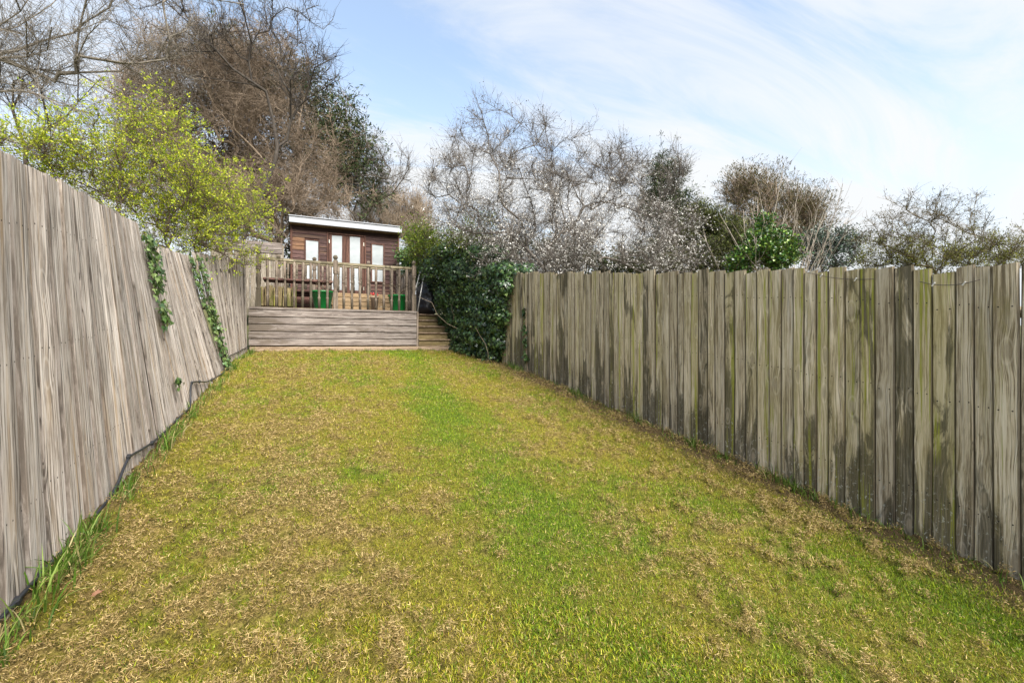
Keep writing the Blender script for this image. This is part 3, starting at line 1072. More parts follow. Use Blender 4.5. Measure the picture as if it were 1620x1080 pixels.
pot_me = lathe_mesh('pot_body', [(0.150, 0), (0.165, 0.02), (0.235, 0.40), (0.255, 0.405), (0.260, 0.44), (0.240, 0.445), (0.222, 0.41), (0.21, 0.36)], M['pot'], 28)
soil_me = lathe_mesh('pot_soil', [(0.20, 0.0), (0.21, 0.01), (0.12, 0.03)], M['soil'], 20)
for (px, v, lab, rz) in ((510, 11.35, 'green tapered plant pot with dry stems beside the middle deck post', 0.2), (630, 11.55, 'green tapered plant pot near the right corner of the deck', 1.9)):
    u, _ = uz_at(px, 470, v)
    p = empty('plant_pot', (u, v, DZ), lab, 'pot', rz=rz)
    link('body', pot_me, p, (0, 0, 0.002))
    link('soil', soil_me, p, (0, 0, 0.362))
    rr = random.Random(int(px))
    for k in range(9):
        a, l_ = rr.uniform(0, 6.28), rr.uniform(.18, .42)
        q = [(0.04 * math.cos(a), 0.04 * math.sin(a), 0.37), (0.10 * math.cos(a), 0.10 * math.sin(a), 0.37 + l_ * .5), (0.24 * math.cos(a + .3), 0.24 * math.sin(a + .3), 0.37 + l_ * rr.uniform(.6, 1))]
        link('dry_stem', tube_path('pot_stem', q, [0.004, 0.003, 0.0015], M['dry'], 4), p)

# small red potted flower between the pots
u, _ = uz_at(592, 465, 12.4)
fl = empty('flower_pot', (u, 12.35, DZ), 'small terracotta pot of red flowers in front of the tan boards', 'flower pot')
link('pot', lathe_mesh('small_pot', [(0.07, 0), (0.10, 0.42), (0.115, 0.425), (0.115, 0.47), (0.10, 0.475)], M['sill'], 16), fl)
for k in range(12):
    a = k * 2.4
    bm = bmesh.new()
    bmesh.ops.create_icosphere(bm, subdivisions=1, radius=0.022)
    me = bpy.data.meshes.new('bloom')
    bm.to_mesh(me)
    bm.free()
    me.materials.append(M['flower'])
    link('bloom', me, fl, (0.022 * k ** .5 * 1.4 * math.cos(a), 0.022 * k ** .5 * 1.4 * math.sin(a), 0.53 + 0.02 * math.sin(k * 3)), (k, k, 0), (1, 1, .7))

# black covered bundle at the head of the steps
bm = bmesh.new()
bmesh.ops.create_icosphere(bm, subdivisions=4, radius=1)
for v_ in bm.verts:
    c = v_.co.copy()
    a = math.atan2(c.y, c.x)
    f = (c.z + 1) / 2
    rad = 0.85 + 0.3 * (1 - f) + 0.10 * abs(math.sin(a * 4 + c.z * 3)) + 0.09 * abs(math.sin(a * 7 - c.z * 6 + 1)) + 0.06 * math.sin(c.z * 14 + a * 3)
    sxy = (max(0.0, 1 - abs(c.z) ** 5)) ** 0.5 if abs(c.z) < 1 else 0
    nrm = Vector((c.x, c.y)).length or 1
    v_.co = Vector((c.x / nrm * sxy * rad * 0.25, c.y / nrm * sxy * rad * 0.3, 0.44 + c.z * 0.44 + 0.03 * math.sin(a * 3 + 2)))
me = bpy.data.meshes.new('bundle')
bm.to_mesh(me)
bm.free()
for p in me.polygons:
    p.use_smooth = True
me.materials.append(M['bag'])
bu, _ = uz_at(674, 470, 11.95)
tag(link('covered_bundle', me, None, (bu, 11.95, DZ - 0.01), (0, R(4), 0.4)), 'crumpled black plastic covered bundle at the head of the steps under ivy', 'bag')
for (x0, y0, x1, y1, v, lab) in ((667, 424, 657, 455, 11.55, 'thin pale metal pole leaning by the deck corner post, farther from the bag'), (671, 437, 660, 489, 11.3, 'thin pale metal pole leaning by the deck corner post, nearer to the bag')):
    a, b = uz_at(x0, y0, v), uz_at(x1, y1, v)
    bz = DZ if v > 11.4 else DZ - 0.35
    q0 = Vector((b[0], v - .08, max(b[1], bz)))
    q1 = Vector((a[0], v + .05, a[1]))
    if q0.z > DZ + .05:
        q0 = q1 + (q0 - q1) * ((q1.z - DZ) / (q1.z - q0.z))
    po = link('metal_pole', tube_path('pole', [Vector((0, 0, 0)), q1 - q0], 0.014, M['pole'], 10), None, q0)
    tag(po, lab, 'pole')

# back fence beyond the deck's left end
bf = empty('back_fence', (-1.0, 13.35, 2.3), 'pale upright board fence with grey boards on top beyond the left end of the deck', 'fence')
base = Vector(bf.location)
bm_ = [board_mesh('back_board', 0.118, 0.02, 1.62 + .02 * k, M['pale_board'], seed=k) for k in range(3)]
for k in range(13):
    link('board', bm_[k % 3], bf, Vector((-1.95 + k * 0.123, 13.35 + .004 * (k % 2), 2.2)) - base, (0, R(random.uniform(-.6, .6)), 0))
for k in range(3):
    hboard('top_board', bf, base, -2.0, -0.42, 13.33 + 0.01 * k, 3.86 + k * 0.095, 0.09, 0.025, M['deck'], k)
for u in (-1.9, -0.42):
    link('post', box_mesh('back_post', (0.08, 0.08, 1.9), M['pale_board']), bf, Vector((u, 13.43, 3.1)) - base)


# ------------------------------------------------------------------ plants: generic machinery
def tubes(P, Rad, sides=3):
    """P (M,K,3), Rad (M,K) -> verts, quads."""
    M_, K, _ = P.shape
    d = P[:, -1] - P[:, 0]
    d /= np.linalg.norm(d, axis=1, keepdims=True) + 1e-9
    ref = np.where(np.abs(d[:, 2:3]) < 0.9, np.array([[0, 0, 1.0]]), np.array([[1.0, 0, 0]]))
    a = np.cross(d, ref)
    a /= np.linalg.norm(a, axis=1, keepdims=True) + 1e-9
    b = np.cross(d, a)
    ang = np.arange(sides) * 2 * np.pi / sides
    ring = a[:, None, None, :] * np.cos(ang)[None, None, :, None] + b[:, None, None, :] * np.sin(ang)[None, None, :, None]
    V = P[:, :, None, :] + ring * Rad[:, :, None, None]
    idx = np.arange(M_ * K * sides).reshape(M_, K, sides)
    q = np.stack([idx[:, :-1, :], np.roll(idx, -1, 2)[:, :-1, :], np.roll(idx, -1, 2)[:, 1:, :], idx[:, 1:, :]], -1)
    return V.reshape(-1, 3), q.reshape(-1, 4)


def merge(parts):
    vs_, fs, off = [], [], 0
    for v_, f_ in parts:
        if len(v_) == 0:
            continue
        vs_.append(v_)
        fs.append(f_ + off)
        off += len(v_)
    return np.concatenate(vs_), np.concatenate(fs)


def unit(a):
    return a / (np.linalg.norm(a, axis=-1, keepdims=True) + 1e-9)


def sample_blobs(blobs, n, g, surf=0.0):
    """blobs: list of (centre(3), radii(3)); points in their union, weighted by volume^(2/3)."""
    w = np.array([np.prod(b[1]) ** (2 / 3) for b in blobs])
    w /= w.sum()
    k = g.choice(len(blobs), n, p=w)
    d = unit(g.normal(size=(n, 3)))
    r_ = g.random(n) ** (1 / 3)
    r_ = surf + (1 - surf) * r_
    c = np.array([b[0] for b in blobs])[k]
    rad = np.array([b[1] for b in blobs])[k]
    return c + d * r_[:, None] * rad


def blob(x, y, d, rx, ry, rd):
    """Crown lobe: middle at a measured place, half-widths in photo pixels, half-depth in metres."""
    return (pt(x, y, d), np.array((rx / 720 * d, rd, ry / 720 * d)))


def skeleton(roots, pts, g, lam=0.25, mu=0.6, step=0.45, wob=0.10, tip=0.004, expo=2.2, up=0.0, chain=False):
    """Grow a branch graph from root points to every crown point."""
    N = len(roots) + 1
    cap = 60000
    P = np.zeros((cap, 3))
    D = np.zeros((cap, 3))
    L = np.zeros(cap)
    par = np.full(cap, -1)
    n = 0
    for r_ in roots:
        P[n] = r_
        D[n] = (0, 0, 1)
        if chain and n:
            par[n] = n - 1
            L[n] = L[n - 1] + np.linalg.norm(P[n] - P[n - 1]) * 0.3
            D[n] = unit(P[n] - P[n - 1])
        n += 1
    c0 = np.mean(roots, axis=0)
    pts = pts[np.argsort(np.linalg.norm(pts - c0, axis=1))]
    for p in pts:
        v_ = p - P[:n]
        ds = np.linalg.norm(v_, axis=1) + 1e-6
        cosang = (v_ * D[:n]).sum(1) / ds
        cost = ds * (1 + mu * (1 - cosang)) + lam * L[:n]
        j = int(np.argmin(cost))
        dist = ds[j]
        m = max(1, int(dist / step))
        a = P[j].copy()
        d0 = D[j]
        prev = j
        for k in range(1, m + 1):
            f = k / m
            # bend: leave along the parent's direction, arrive at the point
            q = a + (p - a) * f + d0 * dist * 0.28 * f * (1 - f) * 2 + np.array((0, 0, up * dist * f * (1 - f)))
            if k < m:
                q = q + g.normal(size=3) * wob * step
            P[n] = q
            L[n] = L[prev] + np.linalg.norm(q - P[prev])
            D[n] = (q - P[prev]) / (np.linalg.norm(q - P[prev]) + 1e-9)
            par[n] = prev
            prev = n
            n += 1
    P, D, L, par = P[:n], D[:n], L[:n], par[:n]
    acc = np.zeros(n)
    nch = np.zeros(n, int)
    for i in range(n - 1, -1, -1):
        if nch[i] == 0:
            acc[i] = tip ** expo
        if par[i] >= 0:
            acc[par[i]] += acc[i]
            nch[par[i]] += 1
    rad = acc ** (1 / expo)
    return P, D, par, rad, nch


def branch_mesh(P, par, rad, rmax=0.4, thick=0.02):
    """Tubes along chains of the graph; thick limbs get more sides. Returns (thick part, thin part)."""
    rad = np.minimum(rad, rmax)
    n = len(P)
    best = np.full(n, -1)
    for i in range(n):
        j = par[i]
        if j >= 0 and (best[j] < 0 or rad[i] > rad[best[j]]):
            best[j] = i
    starts = [i for i in range(n) if par[i] < 0 or best[par[i]] != i]
    big, small = [], []
    thin_seg_a, thin_seg_b = [], []
    for s in starts:
        ch = [s]
        while best[ch[-1]] >= 0:
            ch.append(best[ch[-1]])
        if par[s] >= 0:
            ch = [par[s]] + ch
        if len(ch) < 2:
            continue
        rr = rad[ch].copy()
        if par[s] >= 0:
            rr[0] = rr[1]
        # fat beginning as connected tube, thin end as light segments
        k = int((rr > thick).sum())
        k = min(len(ch), k + 1) if k >= 1 else 0
        if k >= 2:
            pts_ = P[ch[:k]]
            tn = np.gradient(pts_, axis=0) if k > 2 else np.repeat((pts_[1:] - pts_[:1]), 2, 0)
            tn = unit(tn)
            ref = np.array((0.31, 0.23, 0.92)) if abs(tn[0] @ np.array((0.31, 0.23, 0.92))) < .9 else np.array((1.0, 0, 0))
            a = unit(np.cross(tn, ref))
            b = np.cross(tn, a)
            S = 8 if rr[0] > 0.06 else 6
            ang = np.arange(S) * 2 * np.pi / S
            V = pts_[:, None, :] + (a[:, None, :] * np.cos(ang)[None, :, None] + b[:, None, :] * np.sin(ang)[None, :, None]) * rr[:k, None, None]
            idx = np.arange(k * S).reshape(k, S)
            q = np.stack([idx[:-1], np.roll(idx, -1, 1)[:-1], np.roll(idx, -1, 1)[1:], idx[1:]], -1).reshape(-1, 4)
            big.append((V.reshape(-1, 3), q))
        k0 = max(0, k - 1)
        for i in range(k0, len(ch) - 1):
            thin_seg_a.append((ch[i], rr[i]))
            thin_seg_b.append((ch[i + 1], rr[i + 1]))
    if thin_seg_a:
        A = P[[x[0] for x in thin_seg_a]]
        B = P[[x[0] for x in thin_seg_b]]
        ra = np.array([x[1] for x in thin_seg_a])
        rb = np.array([x[1] for x in thin_seg_b])
        small.append(tubes(np.stack([A, B], 1), np.stack([ra, rb], 1), 4))
    return big, small


def twigs(base, dirs, length, r0, g, segs=3, curl=0.25, up=0.0, sides=3):
    """Batch of thin tapering shoots. Returns verts, quads, P (M,segs+1,3)."""
    m = len(base)
    P = np.zeros((m, segs + 1, 3))
    P[:, 0] = base
    d = dirs.copy()
    st_ = (length / segs)[:, None]
    for k in range(segs):
        d = unit(d + g.normal(size=(m, 3)) * curl + np.array((0, 0, up)))
        P[:, k + 1] = P[:, k] + d * st_
    rad = np.linspace(1, 0.35, segs + 1)[None, :] * np.asarray(r0).reshape(-1, 1)
    v_, q = tubes(P, rad, sides)
    return v_, q, P


def leaves(C, axis, size, g, wid=0.55, spread=1.0, droop=0.0):
    """Pointed folded leaves at C, long axis near `axis`. Returns verts, tris."""
    m = len(C)
    a = unit(axis + g.normal(size=(m, 3)) * spread + np.array((0, 0, -droop)))
    ref = unit(g.normal(size=(m, 3)) * 0.6 + np.array((0, 0, 1.0)))
    b = unit(np.cross(a, ref))
    nrm = np.cross(b, a)
    s = np.asarray(size).reshape(-1, 1) * np.ones((m, 1))
    v0 = C
    v1 = C + a * s * 0.45 + b * s * wid * 0.5 + nrm * s * 0.08
    v2 = C + a * s
    v3 = C + a * s * 0.45 - b * s * wid * 0.5 + nrm * s * 0.08
    V = np.stack([v0, v1, v2, v3], 1).reshape(-1, 3)
    i0 = np.arange(m)[:, None] * 4
    T = np.concatenate([i0 + np.array([[0, 1, 2]]), i0 + np.array([[0, 2, 3]])])
    return V, T


def tint_rand(m, per, cols, g, jitter=0.15, weights=None):
    cols = np.array(cols)
    k = g.choice(len(cols), m, p=weights)
    c = cols[k] * (1 + g.normal(size=(m, 1)) * jitter)
    return np.repeat(np.clip(c, 0.001, 1), per, 0)


def make_tree(name, label, cat, roots, blobs, n_pts, n_twig, bark_mat, seed, twig_len=0.5, twig_r=0.004, tip=0.005, step=0.4, lam=0.25, mu=0.6,
              rmax=0.2, sub=2, up=0.1, curl=0.25, wob=0.12, thick=0.02, twig_mat=None, leaf=None, wig_up=0.1, expo=2.2, surf=0.0, trunk_name='trunk', chain=False):
    """Tree thing > trunk (limbs), crown (twigs), optional foliage."""
    g = np.random.default_rng(seed)
    pts = sample_blobs(blobs, n_pts, g, surf)
    roots = [np.array(r_, float) for r_ in roots]
    P, D, par, rad, nch = skeleton(roots, pts, g, lam, mu, step, wob, tip, expo, up, chain)
    big, small = branch_mesh(P, par, rad, rmax, thick)
    org = roots[0]
    e = empty(name, tuple(org), label, cat)
    if big:
        V, Q = merge(big)
        link(trunk_name, np_mesh(name + '_trunk', V - org, [Q], bark_mat, smooth=True), e)
    parts = list(small)
    ends = None
    if n_twig:
        cand = np.where(rad < max(thick * 1.2, tip * 4))[0]
        cand = cand[par[cand] >= 0]
        k = g.choice(cand, n_twig)
        f = g.random((n_twig, 1))
        b = P[k] * f + P[par[k]] * (1 - f)
        d = unit(D[k] * 0.55 + g.normal(size=(n_twig, 3)) * 0.62 + np.array((0, 0, up)))
        ln = twig_len * g.uniform(0.45, 1.25, n_twig)
        v_, q, TP = twigs(b, d, ln, np.full(n_twig, twig_r), g, 2, curl, wig_up)
        parts.append((v_, q))
        ends = [TP]
        if sub:
            m2 = n_twig * sub
            i2 = np.repeat(np.arange(n_twig), sub)
            seg = g.integers(0, 2, m2)
            f = g.random((m2, 1))
            b2 = TP[i2, seg] * (1 - f) + TP[i2, seg + 1] * f
            d2 = unit(unit(TP[i2, seg + 1] - TP[i2, seg]) * 0.7 + g.normal(size=(m2, 3)) * 0.55 + np.array((0, 0, up)))
            v_, q, TP2 = twigs(b2, d2, twig_len * 0.5 * g.uniform(0.4, 1.2, m2), np.full(m2, twig_r * 0.7), g, 1, curl, wig_up)
            parts.append((v_, q))
            ends.append(TP2)
    V, Q = merge(parts)
    cr = link('crown', np_mesh(name + '_crown', V - org, [Q], twig_mat or bark_mat), e)
    cr['kind'] = 'stuff'
    if leaf:
        for lf_ in (leaf if isinstance(leaf, list) else [leaf]):
            add_leaves(e, org, name, P, D, rad, ends, g, **lf_)
    return e, P, D, rad, ends


def add_leaves(e, org, name, P, D, rad, ends, g, n, size, cols, mat, part='foliage', wid=0.55, spread=0.9, droop=0.0, zmin=None, zmax=None, zsoft=0.4,
               cluster=1, jit=0.02, weights=None, cond=None):
    src_p, src_d = [], []
    for TP in (ends or []):
        k = TP.shape[1]
        for s in range(1, k):
            src_p.append(TP[:, s])
            src_d.append(unit(TP[:, s] - TP[:, s - 1]))
    if not src_p:
        src_p, src_d = [P], [D]
    sp, sd = np.concatenate(src_p), np.concatenate(src_d)
    if zmax is not None:
        keep = g.random(len(sp)) < 1 - sstep(zmax - zsoft, zmax + zsoft, sp[:, 2])
        sp, sd = sp[keep], sd[keep]
    if zmin is not None:
        keep = g.random(len(sp)) < sstep(zmin - zsoft, zmin + zsoft, sp[:, 2])
        sp, sd = sp[keep], sd[keep]
    if cond is not None:
        keep = cond(sp)
        sp, sd = sp[keep], sd[keep]
    k = g.integers(0, len(sp), n // cluster)
    k = np.repeat(k, cluster)
    m = len(k)
    C = sp[k] + g.normal(size=(m, 3)) * jit
    V, T = leaves(C, sd[k], size * g.uniform(0.6, 1.25, m), g, wid, spread, droop)
    ti = tint_rand(m, 4, cols, g, 0.18, weights)
    o = link(part, np_mesh(name + '_' + part, V - org, [T], mat, ti), e)
    o['kind'] = 'stuff'
    return o


def gr(p, dz=0.0):
    """Drop a point to the hillside."""
    return np.array((p[0], p[1], float(gz(p[1])) - 0.15 + dz))


# ------------------------------------------------------------------ trees on the left
# budding hawthorn behind the left fence
YG = [(0.46, 0.49, 0.035), (0.32, 0.41, 0.025), (0.53, 0.55, 0.06), (0.17, 0.25, 0.02)]
B = [blob(70, 235, 6.2, 75, 32, .6), blob(160, 250, 6.6, 100, 62, .8), blob(265, 285, 7.2, 95, 62, .8), blob(340, 325, 8.0, 78, 55, .8), blob(120, 265, 6.4, 60, 40, .6),
     blob(235, 185, 7.0, 42, 45, .5), blob(385, 345, 8.6, 42, 50, .5), blob(255, 350, 6.9, 75, 40, .5), blob(330, 385, 7.6, 60, 28, .4), blob(300, 395, 7.3, 40, 22, .4), blob(165, 300, 6.5, 60, 30, .5), blob(375, 400, 8.4, 30, 22, .3)]
make_tree('budding_hawthorn', 'leafing hawthorn with yellow green young leaves spilling over the left fence', 'tree',
          [gr(pt(215, 500, 7.4)), gr(pt(250, 500, 7.9)), gr(pt(120, 500, 6.8)), gr(pt(310, 500, 8.4)), gr(pt(60, 500, 6.3)), gr(pt(280, 520, 7.6))], B, 320, 2600, M['bark_brown'], 101, twig_len=0.46, twig_r=0.0030,
          tip=0.0032, step=0.3, rmax=0.04, thick=0.014, sub=2, up=0.2, lam=0.1, mu=0.8, wob=0.14, twig_mat=M['bark_twig'],
          leaf=dict(n=46000, size=0.034, cols=YG, mat=M['leaf'], cluster=5, jit=0.020, wid=0.6, spread=1.1))

# big bare oak limbs, top left
B = [blob(20, 60, 9.5, 140, 70, 1.3), blob(150, 90, 10, 150, 60, 1.4), blob(-60, -20, 9, 160, 90, 1.3), blob(200, -30, 10, 170, 80, 1.4), blob(60, 150, 9, 110, 35, 1.0), blob(250, 110, 10.5, 70, 40, 1.0)]
tb_ = pt(-260, 500, 9.2)
make_tree('bare_oak', 'big leafless oak with long grey limbs reaching in at the top left', 'tree',
          [gr(tb_)] + [pt(-260 + 6 * math.sin(k), 420 - k * 55, 9.2) for k in range(9)], B, 150, 2100, M['bark_pale'], 102, twig_len=0.8, twig_r=0.0048, tip=0.0105, step=0.45, rmax=0.26, thick=0.028, sub=2, up=-0.02, lam=0.05, mu=1.2, wob=0.22, curl=0.3,
          chain=True)
B = [blob(50, 165, 10.5, 55, 45, .8), blob(90, 110, 10.5, 60, 45, .8), blob(20, 110, 10.5, 40, 50, .8)]
make_tree('bare_sapling', 'dark upright bare stem behind the hawthorn near the left edge', 'tree', [gr(pt(42, 500, 10.5)), pt(40, 330, 10.5), pt(41, 240, 10.5)], B, 40, 500, M['bark_dark'], 119, twig_len=0.5, twig_r=0.0045, tip=0.011, step=0.5,
          rmax=0.13, thick=0.03, sub=2, chain=True)

# dense brown twiggy tree
B = [blob(330, 190, 14.5, 115, 110, 1.8), blob(430, 240, 15, 110, 105, 1.8), blob(300, 290, 14, 95, 80, 1.6), blob(480, 310, 15, 75, 55, 1.5), blob(270, 120, 14, 70, 60, 1.4), blob(390, 330, 14, 90, 50, 1.5), blob(400, 130, 15, 80, 60, 1.4), blob(310, 75, 14, 70, 45, 1.2), blob(420, 85, 15, 70, 40, 1.2), blob(235, 170, 13.5, 45, 70, 1.0)]
make_tree('twiggy_tree', 'large dense leafless tree with massed reddish brown twigs left of the summerhouse', 'tree',
          [gr(pt(360, 450, 14.5)), gr(pt(415, 450, 15.0)), gr(pt(446, 450, 14.8))], B, 760, 12500, M['bark_brown'], 103, twig_len=0.8, twig_r=0.0062, tip=0.009, step=0.5, rmax=0.16, thick=0.03, sub=2,
          up=-0.02, lam=0.18, curl=0.32, wob=0.2, wig_up=-0.05)

# dark conifer inside and right of it
DG = [(0.036, 0.058, 0.022), (0.055, 0.082, 0.028), (0.08, 0.105, 0.038), (0.026, 0.042, 0.018)]
B = [blob(400, 120, 17, 75, 55, 1.6), blob(470, 170, 17, 75, 60, 1.6), blob(520, 230, 17.5, 60, 60, 1.5), blob(440, 280, 17, 110, 80, 1.6), blob(560, 290, 18, 45, 50, 1.2), blob(340, 230, 17, 90, 100, 1.6), blob(575, 235, 18, 24, 30, .9),
     blob(545, 185, 17.5, 25, 35, .9), blob(350, 90, 17, 40, 30, 1.0)]
make_tree('dark_conifer', 'tall dark green conifer showing behind the brown twiggy tree', 'tree',
          [gr(pt(440, 460, 17))], B, 420, 4000, M['bark_brown'], 104, twig_len=0.75, twig_r=0.008, tip=0.01, step=0.6, rmax=0.2, thick=0.035, sub=1, up=-0.05, lam=0.15, wig_up=-0.05,
          leaf=dict(n=48000, size=0.16, cols=DG, mat=M['needle'], wid=0.26, spread=0.55, droop=0.15, jit=0.05))

# bare crown above them with darker open branches
B = [blob(300, 60, 12.5, 110, 70, 1.3), blob(430, 70, 13, 95, 75, 1.3), blob(500, 120, 13, 48, 45, 1.0), blob(380, -10, 12.5, 140, 60, 1.3)]
make_tree('bare_ash', 'leafless open crowned tree with dark branches against the sky above the twiggy tree', 'tree',
          [gr(pt(372, 460, 13))], B, 170, 1700, M['bark_dark'], 105, twig_len=0.55, twig_r=0.0055, tip=0.008, step=0.5, rmax=0.13, thick=0.03, sub=2, up=0.15, lam=0.15, mu=0.9, wob=0.16)

# bare trees just right of the conifer
B = [blob(590, 270, 18.5, 45, 50, 1.2), blob(625, 270, 18.5, 32, 45, 1.0), blob(560, 310, 18, 40, 40, 1.0)]
make_tree('bare_sapling', 'slender leafless tree with upswept pale branches above the summerhouse roof', 'tree',
          [gr(pt(583, 470, 18.3))], B, 90, 700, M['bark_grey'], 106, twig_len=0.7, twig_r=0.0075, tip=0.010, step=0.5, rmax=0.09, thick=0.03, sub=2, up=0.3, lam=0.1, mu=1.0)
B = [blob(625, 350, 22, 48, 50, 1.4), blob(660, 360, 22, 32, 45, 1.2), blob(590, 360, 21, 40, 45, 1.2)]
make_tree('tan_thicket', 'pale tan leafless thicket of fine upright shoots behind the summerhouse roof', 'shrub',
          [gr(pt(600, 470, 21.5)), gr(pt(630, 470, 22)), gr(pt(655, 470, 22)), gr(pt(570, 470, 21))], B, 260, 4200, M['bark_tan'], 107, twig_len=0.8, twig_r=0.008, tip=0.009, step=0.5, rmax=0.05, thick=0.02, sub=2, up=0.5,
          lam=0.05, mu=1.0, wig_up=0.25)

# ------------------------------------------------------------------ trees on the right
B = [blob(765, 215, 10.3, 62, 50, 1.0), blob(835, 250, 10.2, 85, 60, 1.1), blob(930, 255, 10.5, 85, 58, 1.1), blob(1015, 285, 10.8, 75, 62, 1.0), blob(715, 290, 10.4, 42, 60, .9), blob(850, 330, 10.0, 130, 60, 1.2),
     blob(990, 360, 10.2, 105, 58, 1.1), blob(775, 360, 9.9, 95, 45, 1.0), blob(1075, 375, 10.6, 52, 48, .9), blob(790, 405, 9.6, 50, 30, .6), blob(900, 395, 9.4, 120, 34, .9), blob(850, 385, 10.4, 120, 40, 1.0) , blob(930, 425, 9.6, 110, 22, .7), blob(1060, 415, 10, 60, 25, .7)]
e, P, D, rad, ends = make_tree('blackthorn_tree', 'wide leafless blackthorn with white blossom on its lower branches above the right fence', 'tree',
          [gr(pt(815, 560, 10.6)), gr(pt(845, 560, 10.8)), gr(pt(900, 560, 10.9)), gr(pt(1000, 560, 10.7)), gr(pt(760, 560, 10.7))], B, 620, 8600, M['bark_black'], 108, twig_len=0.44, twig_r=0.0037, tip=0.0056, step=0.30, rmax=0.075, thick=0.018, sub=2, up=0.12, lam=0.04,
          mu=0.9, wob=0.13, curl=0.24, twig_mat=M['bark_black'],
          leaf=[dict(n=26000, size=0.025, cols=[(0.86, 0.84, 0.80), (0.80, 0.76, 0.72)], mat=M['petal'], part='blossom', cluster=2, jit=0.014, wid=0.9, spread=1.6, zmax=4.9, zsoft=1.5),
                dict(n=12000, size=0.028, cols=[(0.06, 0.045, 0.035), (0.11, 0.085, 0.06)], mat=M['leaf'], part='buds', cluster=2, jit=0.010, wid=0.7, spread=1.2)])

# yellow green shrub and laurel between summerhouse and ivy
B = [blob(700, 390, 12.0, 58, 34, .8), blob(750, 378, 11.4, 46, 36, .8), blob(670, 400, 12.6, 28, 28, .6), blob(725, 405, 11.4, 50, 20, .6), blob(800, 395, 11, 30, 22, .5)]
make_tree('young_leaf_shrub', 'fresh yellow green shrub above the ivy between summerhouse and blackthorn', 'shrub',
          [gr(pt(700, 520, 12.6)), gr(pt(745, 520, 12.3))], B, 120, 1300, M['bark_olive'], 109, twig_len=0.4, twig_r=0.004, tip=0.006, step=0.35, rmax=0.04, thick=0.02, sub=1,
          leaf=dict(n=16000, size=0.055, cols=[(0.22, 0.30, 0.03), (0.13, 0.20, 0.025), (0.32, 0.37, 0.05), (0.08, 0.13, 0.02)], mat=M['leaf'], cluster=2, jit=0.05))
B = [blob(648, 410, 13.6, 20, 22, .5), blob(662, 418, 13.2, 18, 16, .4)]
make_tree('laurel_bush', 'small glossy green laurel at the right wall of the summerhouse', 'shrub',
          [gr(pt(650, 500, 13.5))], B, 40, 300, M['bark_olive'], 110, twig_len=0.25, twig_r=0.004, tip=0.006, step=0.3, rmax=0.03, thick=0.02, sub=1,
          leaf=dict(n=2600, size=0.10, cols=[(0.05, 0.11, 0.03), (0.09, 0.17, 0.05), (0.16, 0.24, 0.10)], mat=M['ivy'], jit=0.06))

B = [blob(447, 440, 13.8, 16, 34, .4), blob(420, 440, 15, 60, 30, .8), blob(460, 425, 16, 40, 45, .8), blob(540, 440, 17.5, 120, 50, .8), blob(660, 450, 15, 40, 40, .8), blob(700, 450, 14, 50, 40, .8)]
make_tree('undergrowth', 'dark ivy clad undergrowth in the gap beside and behind the summerhouse', 'shrub',
          [gr(pt(447, 500, 14)), gr(pt(660, 500, 15)), gr(pt(540, 500, 17.5))], B, 220, 1500, M['bark_dark'], 118, twig_len=0.4, twig_r=0.006, tip=0.008, step=0.4, rmax=0.05, thick=0.02, sub=1,
          leaf=dict(n=13000, size=0.11, cols=[(0.02, 0.035, 0.012), (0.035, 0.06, 0.02), (0.06, 0.085, 0.03), (0.05, 0.04, 0.025)], mat=M['leaf'], jit=0.07))

# conifers beyond the right fence
OG = [(0.065, 0.085, 0.022), (0.10, 0.115, 0.03), (0.045, 0.06, 0.02), (0.14, 0.145, 0.045)]
B = [blob(1052, 310, 14, 15, 50, .5), blob(1055, 360, 14, 45, 50, .9), blob(1075, 400, 14, 50, 40, .9), blob(1050, 262, 14, 6, 26, .2)] + 3 * [blob(x, y, 14, 6, 22, .25) for x, y in ((1040, 285), (1064, 282), (1078, 318), (1030, 325), (1092, 348))]
make_tree('slim_conifer', 'slim dark conifer with pointed top standing behind the blackthorn', 'tree', [gr(pt(1055, 560, 14))], B, 160, 1800, M['bark_dark'], 111, twig_len=0.45, twig_r=0.006, tip=0.008, step=0.45, rmax=0.10, thick=0.03, sub=1, up=0.0,
          leaf=dict(n=30000, size=0.10, cols=DG, mat=M['needle'], wid=0.2, spread=0.55, droop=0.1, jit=0.04))
B = [blob(860, 420, 13, 60, 32, .8), blob(940, 425, 13.2, 60, 30, .8), blob(1020, 420, 13, 60, 32, .8), blob(800, 415, 12.8, 45, 36, .8), blob(905, 395, 13.4, 40, 30, .7)]
make_tree('dark_hedge', 'dark evergreen hedge glimpsed between blackthorn branches above the right fence', 'hedge',
          [gr(pt(860, 560, 13)), gr(pt(940, 560, 13)), gr(pt(1020, 560, 13))], B, 200, 1500, M['bark_dark'], 120, twig_len=0.35, twig_r=0.006, tip=0.008, step=0.4, rmax=0.05, thick=0.02, sub=1,
          leaf=dict(n=9000, size=0.10, cols=[(0.03, 0.045, 0.015), (0.05, 0.07, 0.022), (0.08, 0.095, 0.03), (0.06, 0.05, 0.03)], mat=M['leaf'], jit=0.06))
B = [blob(1130, 395, 12.5, 38, 45, .8), blob(1150, 400, 12.5, 32, 38, .7), blob(1112, 360, 12.6, 18, 30, .5), blob(1100, 410, 12.4, 40, 28, .8), blob(1020, 412, 12, 60, 22, .6)] + 3 * [blob(x, y, 12.5, 6, 20, .25) for x, y in ((1103, 345), (1120, 352), (1142, 368), (1165, 372), (1085, 372))]
